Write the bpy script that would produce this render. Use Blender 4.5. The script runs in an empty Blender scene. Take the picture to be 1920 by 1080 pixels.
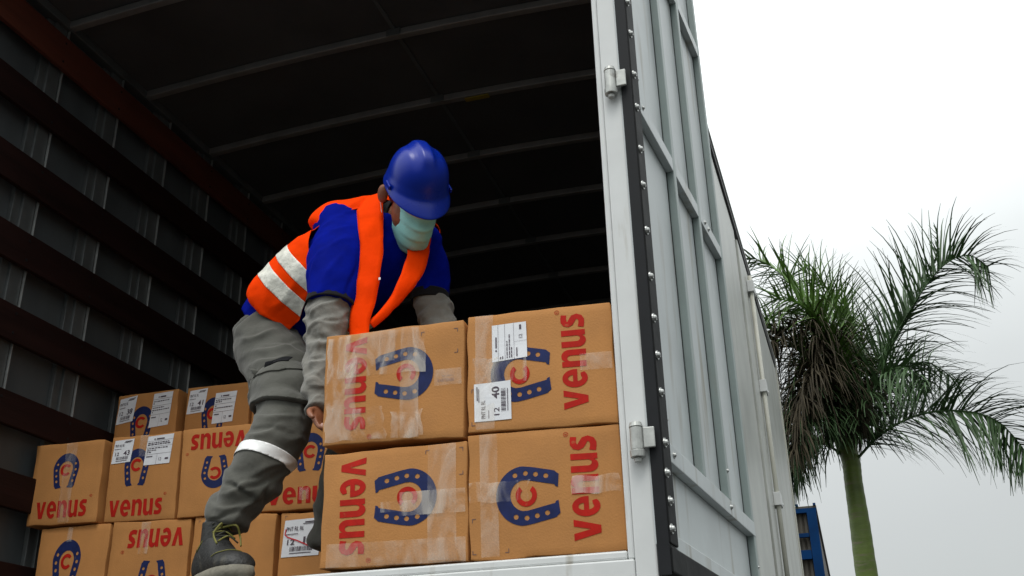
import bpy, bmesh, math, random
import numpy as np
from mathutils import Vector, Matrix, noise as mnoise

scene = bpy.context.scene
col = scene.collection
R = math.radians

# ------------------------------------------------------------------ camera
cam_d = bpy.data.cameras.new('camera')
cam_d.sensor_width = 36.0
cam_d.lens = 36.79
cam_d.clip_start = 0.05
cam_d.clip_end = 3000
cam = bpy.data.objects.new('camera', cam_d)
col.objects.link(cam)
c_r = Vector((0.9550, 0.2950, -0.0230)).normalized()
c_f = Vector((-0.2610, 0.8750, 0.4080)).normalized()
c_r = (c_r - c_f * c_r.dot(c_f)).normalized()
c_u = c_r.cross(c_f)
cam.matrix_world = Matrix(((c_r.x, c_u.x, -c_f.x, 0.569), (c_r.y, c_u.y, -c_f.y, -2.981),
                           (c_r.z, c_u.z, -c_f.z, 0.768), (0, 0, 0, 1)))
scene.camera = cam

# ------------------------------------------------------------------ world: overcast sky
SUN_EL, SUN_AZ = R(60), R(172)          # azimuth measured from +Y towards +X
wd = bpy.data.worlds.new('World')
scene.world = wd
wd.use_nodes = True
nt = wd.node_tree
nt.nodes.clear()
wo = nt.nodes.new('ShaderNodeOutputWorld')
sky = nt.nodes.new('ShaderNodeTexSky')
sky.sky_type = 'NISHITA'
sky.sun_disc = False
sky.sun_elevation = SUN_EL
sky.sun_rotation = SUN_AZ
bg1 = nt.nodes.new('ShaderNodeBackground'); bg1.inputs[1].default_value = 0.05
nt.links.new(sky.outputs[0], bg1.inputs[0])
tc = nt.nodes.new('ShaderNodeTexCoord')
sx = nt.nodes.new('ShaderNodeSeparateXYZ')
nt.links.new(tc.outputs['Generated'], sx.inputs[0])
ns = nt.nodes.new('ShaderNodeTexNoise'); ns.inputs['Scale'].default_value = 2.2; ns.inputs['Detail'].default_value = 5
nt.links.new(tc.outputs['Generated'], ns.inputs['Vector'])
ma = nt.nodes.new('ShaderNodeMath'); ma.operation = 'MULTIPLY_ADD'
ma.inputs[1].default_value = 0.16; 
nt.links.new(ns.outputs[0], ma.inputs[0])
mb = nt.nodes.new('ShaderNodeMath'); mb.operation = 'ADD'; mb.inputs[1].default_value = -0.08
nt.links.new(sx.outputs[2], mb.inputs[0])
# the cloud deck thins towards the north-west, where it is brightest
dx = nt.nodes.new('ShaderNodeMath'); dx.operation = 'MULTIPLY_ADD'; dx.inputs[1].default_value = -0.22
nt.links.new(sx.outputs[0], dx.inputs[0]); nt.links.new(mb.outputs[0], dx.inputs[2])
nt.links.new(dx.outputs[0], ma.inputs[2])
rp = nt.nodes.new('ShaderNodeValToRGB')
el = rp.color_ramp.elements
el[0].position = 0.0; el[0].color = (.225, .24, .235, 1)
el[1].position = 1.0; el[1].color = (.90, .92, .93, 1)
for ps, v in ((.14, .275), (.27, .325), (.36, .40), (.48, .56), (.70, .78)):
    e = el.new(ps); e.color = (v * .945, v * .99, v * .99, 1)
nt.links.new(ma.outputs[0], rp.inputs[0])
bg2 = nt.nodes.new('ShaderNodeBackground'); bg2.inputs[1].default_value = 2.5
nt.links.new(rp.outputs[0], bg2.inputs[0])
mx = nt.nodes.new('ShaderNodeMixShader'); mx.inputs[0].default_value = 0.93
nt.links.new(bg1.outputs[0], mx.inputs[1]); nt.links.new(bg2.outputs[0], mx.inputs[2])
nt.links.new(mx.outputs[0], wo.inputs[0])

sun_d = bpy.data.lights.new('sun', 'SUN')
sun_d.energy = 1.2
sun_d.angle = R(22)
sun_d.color = (1.0, .97, .92)
sun = bpy.data.objects.new('sun', sun_d)
col.objects.link(sun)
sd = Vector((math.sin(SUN_AZ) * math.cos(SUN_EL), math.cos(SUN_AZ) * math.cos(SUN_EL), math.sin(SUN_EL)))
sun.rotation_euler = sd.to_track_quat('Z', 'Y').to_euler()

vs = scene.view_settings
vs.view_transform = 'Standard'; vs.look = 'None'; vs.gamma = 1; vs.use_curve_mapping = False
vs.exposure = 0.0

# ------------------------------------------------------------------ materials
def mat(name, base, rough=.6, metal=0.0, var=.25, vscale=8.0, bump=.0, bscale=60.0, spec=.5, stretch=(1, 1, 1), tint=None, coord='Object', dirt=None):
    m = bpy.data.materials.new(name); m.use_nodes = True
    t = m.node_tree; b = t.nodes['Principled BSDF']
    b.inputs['Roughness'].default_value = rough
    b.inputs['Metallic'].default_value = metal
    b.inputs['Specular IOR Level'].default_value = spec
    co = t.nodes.new('ShaderNodeTexCoord')
    mp = t.nodes.new('ShaderNodeMapping'); mp.inputs['Scale'].default_value = stretch
    t.links.new(co.outputs[coord], mp.inputs[0])
    n1 = t.nodes.new('ShaderNodeTexNoise'); n1.inputs['Scale'].default_value = vscale; n1.inputs['Detail'].default_value = 6
    n1.inputs['Roughness'].default_value = .62
    t.links.new(mp.outputs[0], n1.inputs['Vector'])
    r = t.nodes.new('ShaderNodeValToRGB')
    lo = [c * (1 - var) for c in base]; hi = [min(1, c * (1 + var)) for c in base]
    if tint: lo = [c * (1 - var) * k for c, k in zip(base, tint)]
    r.color_ramp.elements[0].position = .32; r.color_ramp.elements[0].color = (*lo, 1)
    r.color_ramp.elements[1].position = .70; r.color_ramp.elements[1].color = (*hi, 1)
    t.links.new(n1.outputs[0], r.inputs[0])
    out = r.outputs[0]
    if dirt:
        n3 = t.nodes.new('ShaderNodeTexNoise'); n3.inputs['Scale'].default_value = dirt[1]; n3.inputs['Detail'].default_value = 8
        m3 = t.nodes.new('ShaderNodeMapping'); m3.inputs['Scale'].default_value = dirt[3]
        t.links.new(co.outputs[coord], m3.inputs[0]); t.links.new(m3.outputs[0], n3.inputs['Vector'])
        r3 = t.nodes.new('ShaderNodeValToRGB')
        r3.color_ramp.elements[0].position = dirt[2]; r3.color_ramp.elements[0].color = (0, 0, 0, 1)
        r3.color_ramp.elements[1].position = dirt[2] + .16; r3.color_ramp.elements[1].color = (1, 1, 1, 1)
        t.links.new(n3.outputs[0], r3.inputs[0])
        mi = t.nodes.new('ShaderNodeMix'); mi.data_type = 'RGBA'
        t.links.new(r3.outputs[0], mi.inputs[0]); t.links.new(out, mi.inputs[6]); mi.inputs[7].default_value = (*dirt[0], 1)
        out = mi.outputs[2]
    t.links.new(out, b.inputs['Base Color'])
    mr = t.nodes.new('ShaderNodeMapRange')
    mr.inputs[3].default_value = max(.03, rough * .82); mr.inputs[4].default_value = min(1, rough * 1.18)
    t.links.new(n1.outputs[0], mr.inputs[0]); t.links.new(mr.outputs[0], b.inputs['Roughness'])
    if bump:
        n2 = t.nodes.new('ShaderNodeTexNoise'); n2.inputs['Scale'].default_value = bscale; n2.inputs['Detail'].default_value = 4
        t.links.new(mp.outputs[0], n2.inputs['Vector'])
        bp = t.nodes.new('ShaderNodeBump'); bp.inputs['Strength'].default_value = bump; bp.inputs['Distance'].default_value = .01
        t.links.new(n2.outputs[0], bp.inputs['Height']); t.links.new(bp.outputs[0], b.inputs['Normal'])
    return m

def tape_mat(name, lo, hi, scale, rough=.16, base=(.86, .80, .70)):
    m = bpy.data.materials.new(name); m.use_nodes = True
    t = m.node_tree; b = t.nodes['Principled BSDF']; o = t.nodes['Material Output']
    b.inputs['Base Color'].default_value = (*base, 1); b.inputs['Roughness'].default_value = rough
    co = t.nodes.new('ShaderNodeTexCoord')
    mp = t.nodes.new('ShaderNodeMapping'); mp.inputs['Scale'].default_value = (1, 1, .45); mp.inputs['Rotation'].default_value = (0, .5, 0)
    t.links.new(co.outputs['Object'], mp.inputs[0])
    n = t.nodes.new('ShaderNodeTexNoise'); n.inputs['Scale'].default_value = scale; n.inputs['Detail'].default_value = 3; n.inputs['Distortion'].default_value = 1.2
    t.links.new(mp.outputs[0], n.inputs['Vector'])
    mr = t.nodes.new('ShaderNodeMapRange'); mr.inputs[1].default_value = .42; mr.inputs[2].default_value = .66
    mr.inputs[3].default_value = lo; mr.inputs[4].default_value = hi
    t.links.new(n.outputs[0], mr.inputs[0])
    bp = t.nodes.new('ShaderNodeBump'); bp.inputs['Strength'].default_value = .8; bp.inputs['Distance'].default_value = .012
    t.links.new(n.outputs[0], bp.inputs['Height']); t.links.new(bp.outputs[0], b.inputs['Normal'])
    tr = t.nodes.new('ShaderNodeBsdfTransparent'); mxs = t.nodes.new('ShaderNodeMixShader')
    t.links.new(mr.outputs[0], mxs.inputs[0]); t.links.new(tr.outputs[0], mxs.inputs[1]); t.links.new(b.outputs[0], mxs.inputs[2])
    t.links.new(mxs.outputs[0], o.inputs[0])
    return m

M = {}
M['cardboard'] = mat('cardboard', (.455, .207, .065), .78, var=.10, vscale=5, bump=.12, bscale=160, spec=.25, dirt=((.34, .155, .05), 3.5, .60, (1, 1, 1)))
def vary(m, amt):
    """Each object made of m differs a little in tone."""
    t = m.node_tree; b = t.nodes['Principled BSDF']; src = b.inputs['Base Color'].links[0].from_socket
    oi = t.nodes.new('ShaderNodeObjectInfo'); mr = t.nodes.new('ShaderNodeMapRange'); mr.inputs[3].default_value = 1 - amt; mr.inputs[4].default_value = 1 + amt
    hs = t.nodes.new('ShaderNodeHueSaturation'); t.links.new(oi.outputs['Random'], mr.inputs[0]); t.links.new(mr.outputs[0], hs.inputs['Value'])
    t.links.new(src, hs.inputs['Color']); t.links.new(hs.outputs[0], b.inputs['Base Color'])
vary(M['cardboard'], .09)
M['cardboard_dark'] = mat('cardboard_edge', (.36, .17, .06), .8, var=.2, vscale=30, spec=.2)
M['ink_red'] = mat('ink_red', (.42, .013, .007), .65, var=.16, vscale=30, spec=.15, dirt=((.42, .13, .05), 26, .66, (1, 1, 1)))
M['ink_blue'] = mat('ink_blue', (.011, .019, .085), .6, var=.25, vscale=35, spec=.2, dirt=((.10, .07, .075), 24, .66, (1, 1, 1)))
M['ink_dark'] = mat('ink_dark', (.07, .05, .07), .6, var=.2, vscale=40)
M['ink_brown'] = mat('ink_brown', (.26, .115, .075), .6, var=.2, vscale=90)
M['paper'] = mat('paper', (.74, .75, .78), .55, var=.05, vscale=12)
M['marker'] = mat('marker_red', (.6, .02, .03), .5, var=.1)
M['tape'] = tape_mat('clear_tape', .06, .22, 14)
M['film'] = tape_mat('crumpled_film', .02, .38, 11, .12)
M['white_paint'] = mat('white_paint', (.62, .635, .63), .42, var=.05, vscale=5, bump=.05, bscale=14, dirt=((.40, .38, .33), 7, .60, (3, 3, .35)))
M['door_paint'] = mat('door_paint', (.465, .50, .505), .40, var=.10, vscale=3, bump=.10, bscale=7, dirt=((.29, .28, .24), 6, .555, (2, 2, .22)))
M['rib_paint'] = mat('rib_paint', (.24, .29, .28), .40, var=.07, vscale=6, dirt=((.25, .27, .25), 7, .62, (2, 2, .4)))
M['side_alu'] = mat('side_alu', (.40, .41, .38), .36, metal=.35, var=.18, vscale=2.5, bump=.12, bscale=4, dirt=((.28, .28, .24), 4, .55, (1, 1, .22)))
M['bar_cream'] = mat('bar_cream', (.44, .44, .38), .45, var=.08, vscale=6)
M['rubber'] = mat('rubber', (.008, .0085, .009), .62, var=.3, vscale=14, bump=.1, bscale=40, spec=.15, dirt=((.03, .03, .028), 7, .62, (2, 2, .5)))
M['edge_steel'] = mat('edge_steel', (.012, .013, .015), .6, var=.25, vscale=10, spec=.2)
M['zinc'] = mat('zinc', (.36, .37, .36), .42, metal=.85, var=.2, vscale=30)
M['hinge_steel'] = mat('hinge_steel', (.42, .43, .41), .45, metal=.4, var=.25, vscale=20, dirt=((.12, .10, .08), 22, .60, (1, 1, 1)))
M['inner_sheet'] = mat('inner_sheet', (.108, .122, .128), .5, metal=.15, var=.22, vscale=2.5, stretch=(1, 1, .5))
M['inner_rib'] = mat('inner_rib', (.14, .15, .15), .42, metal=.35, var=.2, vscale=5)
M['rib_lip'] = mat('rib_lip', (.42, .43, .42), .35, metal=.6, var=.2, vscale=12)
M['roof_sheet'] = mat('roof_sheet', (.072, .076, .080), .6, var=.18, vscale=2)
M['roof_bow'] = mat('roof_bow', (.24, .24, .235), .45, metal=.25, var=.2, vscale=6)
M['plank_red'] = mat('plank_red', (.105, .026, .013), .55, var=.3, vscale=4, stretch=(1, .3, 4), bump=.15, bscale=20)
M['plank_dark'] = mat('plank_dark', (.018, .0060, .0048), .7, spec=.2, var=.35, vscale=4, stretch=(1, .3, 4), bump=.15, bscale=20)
M['wood_floor'] = mat('wood_floor', (.09, .06, .04), .75, var=.3, vscale=5, stretch=(5, .6, 1), bump=.2, bscale=30)
M['yellow_tag'] = mat('yellow_tag', (.30, .22, .02), .5, var=.1)
M['asphalt'] = mat('asphalt', (.048, .048, .046), .9, var=.3, vscale=3, bump=.5, bscale=180, spec=.2)
M['tyre'] = mat('tyre', (.018, .018, .018), .8, var=.25, vscale=20, bump=.2)
M['chassis'] = mat('chassis', (.03, .03, .032), .6, var=.25)
# clothing
def cloth(name, c, rough=.85, var=.10, bump=.25, bscale=420, sheen=.25, **k):
    m = mat(name, c, rough, var=var, vscale=7, bump=bump, bscale=bscale, spec=k.pop('spec', .15), **k)
    m.node_tree.nodes['Principled BSDF'].inputs['Sheen Weight'].default_value = sheen
    return m
M['blue_cloth'] = cloth('blue_cloth', (.0008, .0075, .25), sheen=.0, var=.22, spec=.05, bump=.35, bscale=16)
M['navy_cloth'] = cloth('navy_cloth', (.006, .010, .05), sheen=.05)
M['black_cloth'] = cloth('black_cloth', (.010, .010, .012), sheen=.05)
M['grey_sleeve'] = cloth('grey_sleeve', (.195, .188, .168), bump=.5, bscale=34, dirt=((.40, .25, .04), 16, .70, (1, 1, 1)))
M['grey_trouser'] = cloth('grey_trouser', (.098, .097, .084), bump=.35, bscale=30, dirt=((.085, .085, .072), 6, .56, (1, 1, 1)))
M['trouser_dark'] = cloth('trouser_dark', (.12, .12, .105))
M['vest_orange'] = cloth('vest_orange', (1.0, .056, .001), .85, var=.06, sheen=.0, bump=.4, bscale=20, spec=.04)
M['reflective'] = mat('reflective', (.80, .79, .70), .40, metal=.0, var=.20, vscale=26, bump=.6, bscale=28)
M['reflective_white'] = mat('reflective_white', (.93, .93, .92), .35, var=.05, vscale=12, bump=.2, bscale=30)
M['skin'] = mat('skin', (.26, .098, .048), .5, var=.12, vscale=18, bump=.1, bscale=120)
M['nail'] = mat('nail', (.55, .32, .26), .35, var=.05)
M['hair'] = mat('hair', (.012, .010, .009), .6, var=.3, vscale=60, bump=.5, bscale=150)
M['eye'] = mat('eye', (.6, .57, .53), .2, var=.03)
M['helmet_blue'] = mat('helmet_blue', (.0015, .021, .31), .28, var=.06, vscale=6, bump=.02, bscale=20, spec=.35)
M['mask_green'] = mat('mask_cloth', (.37, .82, .80), .8, var=.05, vscale=14, bump=.15, bscale=200, spec=.2)
M['mask_white'] = mat('mask_white', (.72, .72, .70), .8, var=.05)
M['boot_leather'] = mat('boot_leather', (.022, .022, .021), .55, var=.35, vscale=14, bump=.35, bscale=90, dirt=((.085, .078, .06), 14, .60, (1, 1, 1)))
M['boot_sole'] = mat('boot_sole', (.20, .185, .145), .8, var=.25, vscale=18, bump=.3)
M['lace_yellow'] = mat('lace_yellow', (.17, .16, .03), .7, var=.25, vscale=60)
M['lace_dark'] = mat('lace_dark', (.03, .03, .02), .7, var=.3, vscale=60)
# plants and building
M['frond_green'] = mat('frond_green', (.075, .150, .022), .5, var=.5, vscale=2.0, spec=.4)
M['frond_dark'] = mat('frond_dark', (.040, .085, .026), .55, var=.35, vscale=2.0, spec=.4)
M['frond_dead'] = mat('frond_dead', (.040, .032, .018), .75, var=.45, vscale=2.5, spec=.2)
M['palm_stem'] = mat('palm_stem', (.095, .140, .018), .55, var=.30, vscale=1.6, stretch=(1, 1, 2.5), bump=.5, bscale=9, dirt=((.13, .12, .06), 4, .56, (1, 1, 5)))
M['shed_sheet'] = mat('shed_sheet', (.070, .060, .045), .6, var=.2, vscale=2)
M['shed_blue'] = mat('shed_blue', (.0015, .028, .10), .75, var=.2, vscale=2, spec=.1)

# ------------------------------------------------------------------ helpers
def tag(o, label=None, cat=None, group=None, kind=None):
    if label: o['label'] = label
    if cat: o['category'] = cat
    if group: o['group'] = group
    if kind: o['kind'] = kind
    return o

def empty(name, loc=(0, 0, 0), label=None, cat=None, group=None):
    o = bpy.data.objects.new(name, None); o.empty_display_size = .1
    col.objects.link(o); o.location = loc
    return tag(o, label, cat, group)

def link(name, me, m=None, parent=None, smooth=False, bevel=0.0, loc=None, rot=None):
    """Links a mesh whose vertices are in world space (or in the space given by loc/rot)."""
    o = bpy.data.objects.new(name, me); col.objects.link(o)
    if m is not None and not me.materials: me.materials.append(m)
    if smooth:
        for p in me.polygons: p.use_smooth = True
    if loc is not None: o.location = loc
    if rot is not None: o.rotation_euler = rot
    if parent:
        o.parent = parent
        if loc is None: o.matrix_parent_inverse = W_INV.get(parent.name, Matrix())
    if bevel:
        b = o.modifiers.new('bevel', 'BEVEL'); b.width = bevel; b.segments = 2; b.limit_method = 'ANGLE'
    return o
W_INV = {}
def root_at(o):
    """Remembers the inverse of an unscaled root so that world-space child meshes stay in place."""
    mw = Matrix.Translation(o.location) @ o.rotation_euler.to_matrix().to_4x4()
    W_INV[o.name] = mw.inverted(); return o

def bm_mesh(bm, name='m'):
    bmesh.ops.recalc_face_normals(bm, faces=bm.faces)
    me = bpy.data.meshes.new(name); bm.to_mesh(me); bm.free(); return me

def box_into(bm, x0, x1, y0, y1, z0, z1, mtx=None):
    P = [(x0, y0, z0), (x1, y0, z0), (x1, y1, z0), (x0, y1, z0), (x0, y0, z1), (x1, y0, z1), (x1, y1, z1), (x0, y1, z1)]
    if mtx is not None: P = [mtx @ Vector(p) for p in P]
    v = [bm.verts.new(p) for p in P]
    for f in ((0, 3, 2, 1), (4, 5, 6, 7), (0, 1, 5, 4), (1, 2, 6, 5), (2, 3, 7, 6), (3, 0, 4, 7)):
        bm.faces.new([v[i] for i in f])

def box(name, x0, x1, y0, y1, z0, z1, m, parent=None, bevel=.003, mtx=None):
    bm = bmesh.new(); box_into(bm, x0, x1, y0, y1, z0, z1, mtx)
    return link(name, bm_mesh(bm, name), m, parent, bevel=bevel)

def cyl_into(bm, a, b, ra, rb=None, seg=12, caps=True):
    a = Vector(a); b = Vector(b); rb = ra if rb is None else rb
    d = (b - a).normalized(); s = d.orthogonal().normalized(); t = d.cross(s)
    A = []; B = []
    for i in range(seg):
        k = 2 * math.pi * i / seg; w = s * math.cos(k) + t * math.sin(k)
        A.append(bm.verts.new(a + w * ra)); B.append(bm.verts.new(b + w * rb))
    for i in range(seg):
        j = (i + 1) % seg; bm.faces.new((A[i], A[j], B[j], B[i]))
    if caps: bm.faces.new(A[::-1]); bm.faces.new(B)

def crom(pts, n):
    """Catmull-Rom resampling of a list of equal-length tuples, n samples per span."""
    P = [np.array(p, float) for p in pts]; out = []
    for i in range(len(P) - 1):
        p0 = P[max(i - 1, 0)]; p1 = P[i]; p2 = P[i + 1]; p3 = P[min(i + 2, len(P) - 1)]
        for k in range(n):
            t = k / n
            out.append(.5 * ((2 * p1) + (-p0 + p2) * t + (2 * p0 - 5 * p1 + 4 * p2 - p3) * t * t + (-p0 + 3 * p1 - 3 * p2 + p3) * t ** 3))
    out.append(P[-1]); return out

def tube_into(bm, ctrl, hint, n=6, seg=20, caps=True, fn=None):
    """ctrl rows: x, y, z, r_side, r_other. hint: direction of r_side. fn(u, angle, p) -> radial scale"""
    S = crom(ctrl, n); rings = []
    hint = Vector(hint).normalized()
    for i, s in enumerate(S):
        a = Vector(S[max(i - 1, 0)][:3]); b = Vector(S[min(i + 1, len(S) - 1)][:3])
        d = (b - a).normalized()
        sd_ = (hint - d * hint.dot(d))
        if sd_.length < 1e-4: sd_ = d.orthogonal()
        sd_.normalize(); ot = d.cross(sd_)
        ring = []
        for k in range(seg):
            an = 2 * math.pi * k / seg
            f = fn(i / (len(S) - 1), an) if fn else 1.0
            ring.append(bm.verts.new(Vector(s[:3]) + (sd_ * math.cos(an) * s[3] + ot * math.sin(an) * s[4]) * f))
        rings.append(ring)
    for i in range(len(rings) - 1):
        for k in range(seg):
            j = (k + 1) % seg; bm.faces.new((rings[i][k], rings[i][j], rings[i + 1][j], rings[i + 1][k]))
    if caps: bm.faces.new(rings[0][::-1]); bm.faces.new(rings[-1])

def ell_into(bm, c, ax, r, seg=16, rg=10):
    """Ellipsoid at c with axes ax (3 vectors) and radii r."""
    c = Vector(c); ax = [Vector(a) for a in ax]; V = []
    for i in range(1, rg):
        th = math.pi * i / rg; row = []
        for k in range(seg):
            ph = 2 * math.pi * k / seg
            row.append(bm.verts.new(c + ax[0] * r[0] * math.sin(th) * math.cos(ph) + ax[1] * r[1] * math.sin(th) * math.sin(ph) + ax[2] * r[2] * math.cos(th)))
        V.append(row)
    t = bm.verts.new(c + ax[2] * r[2]); b = bm.verts.new(c - ax[2] * r[2])
    for k in range(seg):
        j = (k + 1) % seg
        bm.faces.new((t, V[0][k], V[0][j])); bm.faces.new((b, V[-1][j], V[-1][k]))
        for i in range(len(V) - 1): bm.faces.new((V[i][k], V[i + 1][k], V[i + 1][j], V[i][j]))
XYZ = (Vector((1, 0, 0)), Vector((0, 1, 0)), Vector((0, 0, 1)))

def remesh(bm, voxel, smooth=6, name='m'):
    """Union of the overlapping shells in bm as one continuous smooth surface."""
    me = bm_mesh(bm, 'tmp'); o = bpy.data.objects.new('tmp', me); col.objects.link(o)
    r = o.modifiers.new('r', 'REMESH'); r.mode = 'VOXEL'; r.voxel_size = voxel
    s = o.modifiers.new('s', 'SMOOTH'); s.factor = .5; s.iterations = smooth
    dg = bpy.context.evaluated_depsgraph_get(); dg.update()
    out = bpy.data.meshes.new_from_object(o.evaluated_get(dg)); out.name = name
    bpy.data.objects.remove(o); bpy.data.meshes.remove(me)
    return out

def mesh_np(me):
    n = len(me.vertices); v = np.empty(n * 3); me.vertices.foreach_get('co', v); v = v.reshape(-1, 3)
    nn = np.empty(n * 3); me.vertices.foreach_get('normal', nn); nn = nn.reshape(-1, 3)
    me.calc_loop_triangles(); m = len(me.loop_triangles); t = np.empty(m * 3, int); me.loop_triangles.foreach_get('vertices', t)
    return v, nn, t.reshape(-1, 3)

def displace(me, fn):
    v, n, _ = mesh_np(me)
    d = np.array([fn(Vector(p), Vector(q)) for p, q in zip(v, n)])
    me.vertices.foreach_set('co', (v + n * d[:, None]).ravel()); me.update(); return me

def clip(v, t, g):
    """Keeps the part of a triangle mesh where g >= 0, cutting triangles exactly. v may carry extra columns."""
    v = list(map(np.array, v)); g = list(g); cache = {}; out = []
    def cut(a, b):
        k = (min(a, b), max(a, b))
        if k not in cache:
            s = g[a] / (g[a] - g[b]); v.append(v[a] + (v[b] - v[a]) * s); g.append(0.0); cache[k] = len(v) - 1
        return cache[k]
    for a, b, c in t:
        ins = [g[a] >= 0, g[b] >= 0, g[c] >= 0]; k = sum(ins)
        if k == 3: out.append((a, b, c))
        elif k == 0: continue
        else:
            tri = [a, b, c]; poly = []
            for i in range(3):
                p, q = tri[i], tri[(i + 1) % 3]
                if g[p] >= 0: poly.append(p)
                if (g[p] >= 0) != (g[q] >= 0): poly.append(cut(p, q))
            for i in range(1, len(poly) - 1): out.append((poly[0], poly[i], poly[i + 1]))
    used = sorted({i for f in out for i in f}); mp = {o: i for i, o in enumerate(used)}
    return np.array([v[i] for i in used]).reshape(len(used), -1), np.array([[mp[i] for i in f] for f in out], int).reshape(-1, 3)

def shell(name, v6, t, off, thick, m, parent):
    """A piece of cloth from clipped rows (position + normal): moved out by off, given a thickness."""
    p = v6[:, :3] + v6[:, 3:6] * off
    me = bpy.data.meshes.new(name); me.from_pydata([tuple(x) for x in p], [], [tuple(int(i) for i in f) for f in t]); me.update()
    o = link(name, me, m, parent, smooth=True)
    s = o.modifiers.new('thickness', 'SOLIDIFY'); s.thickness = thick; s.offset = 1
    return o

def N(x, y, z): return mnoise.noise(Vector((x, y, z)))
def sstep(a, b, x):
    t = min(1, max(0, (x - a) / (b - a))); return t * t * (3 - 2 * t)

# ------------------------------------------------------------------ ground
bm = bmesh.new()
vs_ = [bm.verts.new(p) for p in ((-900, -900, 0), (900, -900, 0), (900, 900, 0), (-900, 900, 0))]
bm.faces.new(vs_)
tag(link('ground', bm_mesh(bm, 'ground'), M['asphalt']), 'dark asphalt yard under the truck', kind='structure')

# ------------------------------------------------------------------ truck
FZ = 1.295                       # load floor
WL = -3.171                      # face of the left wall ribs
CZ = 4.624                       # roof at its sides
LEN = 8.2
truck = root_at(empty('truck', (-1.55, 0, 0), 'white box truck seen from behind with its right rear door folded open', 'truck'))
T = truck
def ceil_z(x): return CZ + .057 * (1 - ((x + 1.585) / 1.585) ** 2)
# floor boards
for i in range(21):
    x0 = -3.20 + i * .152
    box('floor_board', x0 + .002, x0 + .150, .014, LEN, FZ - .05, FZ + .003 * ((i * 7) % 3 - 1) * .5, M['wood_floor'], T, bevel=.004)
# left wall
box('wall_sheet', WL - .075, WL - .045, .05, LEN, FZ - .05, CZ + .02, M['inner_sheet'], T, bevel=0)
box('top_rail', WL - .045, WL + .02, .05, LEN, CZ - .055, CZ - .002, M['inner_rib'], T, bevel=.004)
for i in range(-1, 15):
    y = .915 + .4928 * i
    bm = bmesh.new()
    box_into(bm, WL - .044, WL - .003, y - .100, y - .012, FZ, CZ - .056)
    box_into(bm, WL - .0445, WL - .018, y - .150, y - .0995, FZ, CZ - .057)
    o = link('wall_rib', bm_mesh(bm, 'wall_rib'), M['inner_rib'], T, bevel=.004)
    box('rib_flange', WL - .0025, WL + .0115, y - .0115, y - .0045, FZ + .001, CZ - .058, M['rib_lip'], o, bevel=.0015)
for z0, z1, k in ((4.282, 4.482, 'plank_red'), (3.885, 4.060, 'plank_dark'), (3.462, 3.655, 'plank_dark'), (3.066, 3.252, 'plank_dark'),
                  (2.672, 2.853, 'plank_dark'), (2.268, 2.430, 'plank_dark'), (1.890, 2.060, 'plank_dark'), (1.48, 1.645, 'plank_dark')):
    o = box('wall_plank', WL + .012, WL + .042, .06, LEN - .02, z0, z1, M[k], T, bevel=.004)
    if k == 'plank_red': o['label'] = 'reddish brown plank, highest on the left wall'
    bm = bmesh.new()
    for i in range(-1, 15):
        y = .915 + .4928 * i - .055
        for zz in (z0 + .04, z1 - .04):
            if (i * 3 + int(z0 * 10)) % 4: cyl_into(bm, (WL + .0415, y, zz), (WL + .0445, y, zz), .007, seg=8)
    link('plank_screw', bm_mesh(bm, 'plank_screw'), M['edge_steel'], o)['kind'] = 'stuff'
# right wall, seen from outside: slightly splayed
def side_x(y): return .060 + .0172 * y
ang = math.atan(.0172)
SM = Matrix.Translation((.060, 0, 0)) @ Matrix.Rotation(-ang, 4, 'Z')      # local x = outward, local y = along the truck
box('wall_sheet', -.04, -.003, .06, LEN, FZ - .25, CZ, M['side_alu'], T, bevel=0, mtx=SM)
bm = bmesh.new()
# roof sheet (arched)
nx = 16
top = []; bot = []
for yy in (.04, LEN):
    for k, lst in ((0, bot), (.04, top)):
        lst.append([bm.verts.new((-3.26 + (3.26 + side_x(yy)) * i / nx, yy, ceil_z(-3.26 + 3.33 * i / nx) + k)) for i in range(nx + 1)])
for i in range(nx):
    bm.faces.new((bot[0][i], bot[0][i + 1], bot[1][i + 1], bot[1][i])); bm.faces.new((top[0][i], top[1][i], top[1][i + 1], top[0][i + 1]))
    bm.faces.new((bot[0][i], top[0][i], top[0][i + 1], bot[0][i + 1])); bm.faces.new((bot[1][i], bot[1][i + 1], top[1][i + 1], top[1][i]))
bm.faces.new((bot[0][0], bot[1][0], top[1][0], top[0][0])); bm.faces.new((bot[0][nx], top[0][nx], top[1][nx], bot[1][nx]))
link('roof_sheet', bm_mesh(bm, 'roof_sheet'), M['roof_sheet'], T)
for i in range(0, 11):
    y = .890 + .7186 * i
    bm = bmesh.new(); n_ = 14
    sec = ((-.004, -.050), (.042, -.050), (.042, -.003), (-.004, -.003))
    rows = []
    for k in range(n_ + 1):
        x = WL + (-.02 - WL) * k / n_
        rows.append([bm.verts.new((x, y + a, ceil_z(x) + b)) for a, b in sec])
    for k in range(n_):
        for q in range(4): bm.faces.new((rows[k][q], rows[k][(q + 1) % 4], rows[k + 1][(q + 1) % 4], rows[k + 1][q]))
    bm.faces.new(rows[0]); bm.faces.new(rows[-1][::-1])
    o = link('roof_bow', bm_mesh(bm, 'roof_bow'), M['roof_bow'], T, bevel=.006)
    box('bow_joint', -1.53, -1.44, y - .012, y - .0045, ceil_z(-1.48) - .054, ceil_z(-1.48) - .004, M['inner_rib'], o, bevel=.003)
box('roof_seam', -1.495, -1.470, .06, LEN - .05, CZ + .0475, CZ + .056, M['inner_sheet'], T, bevel=.002)
box('front_wall', -3.2, .05, LEN - .06, LEN - .02, FZ - .05, CZ + .05, M['inner_sheet'], T, bevel=0)
box('door_tag', -1.30, -1.14, .890 + 2 * .7186 - .002, .890 + 2 * .7186 + .035, CZ - .012, CZ - .004, M['yellow_tag'], T, bevel=.001)
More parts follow.
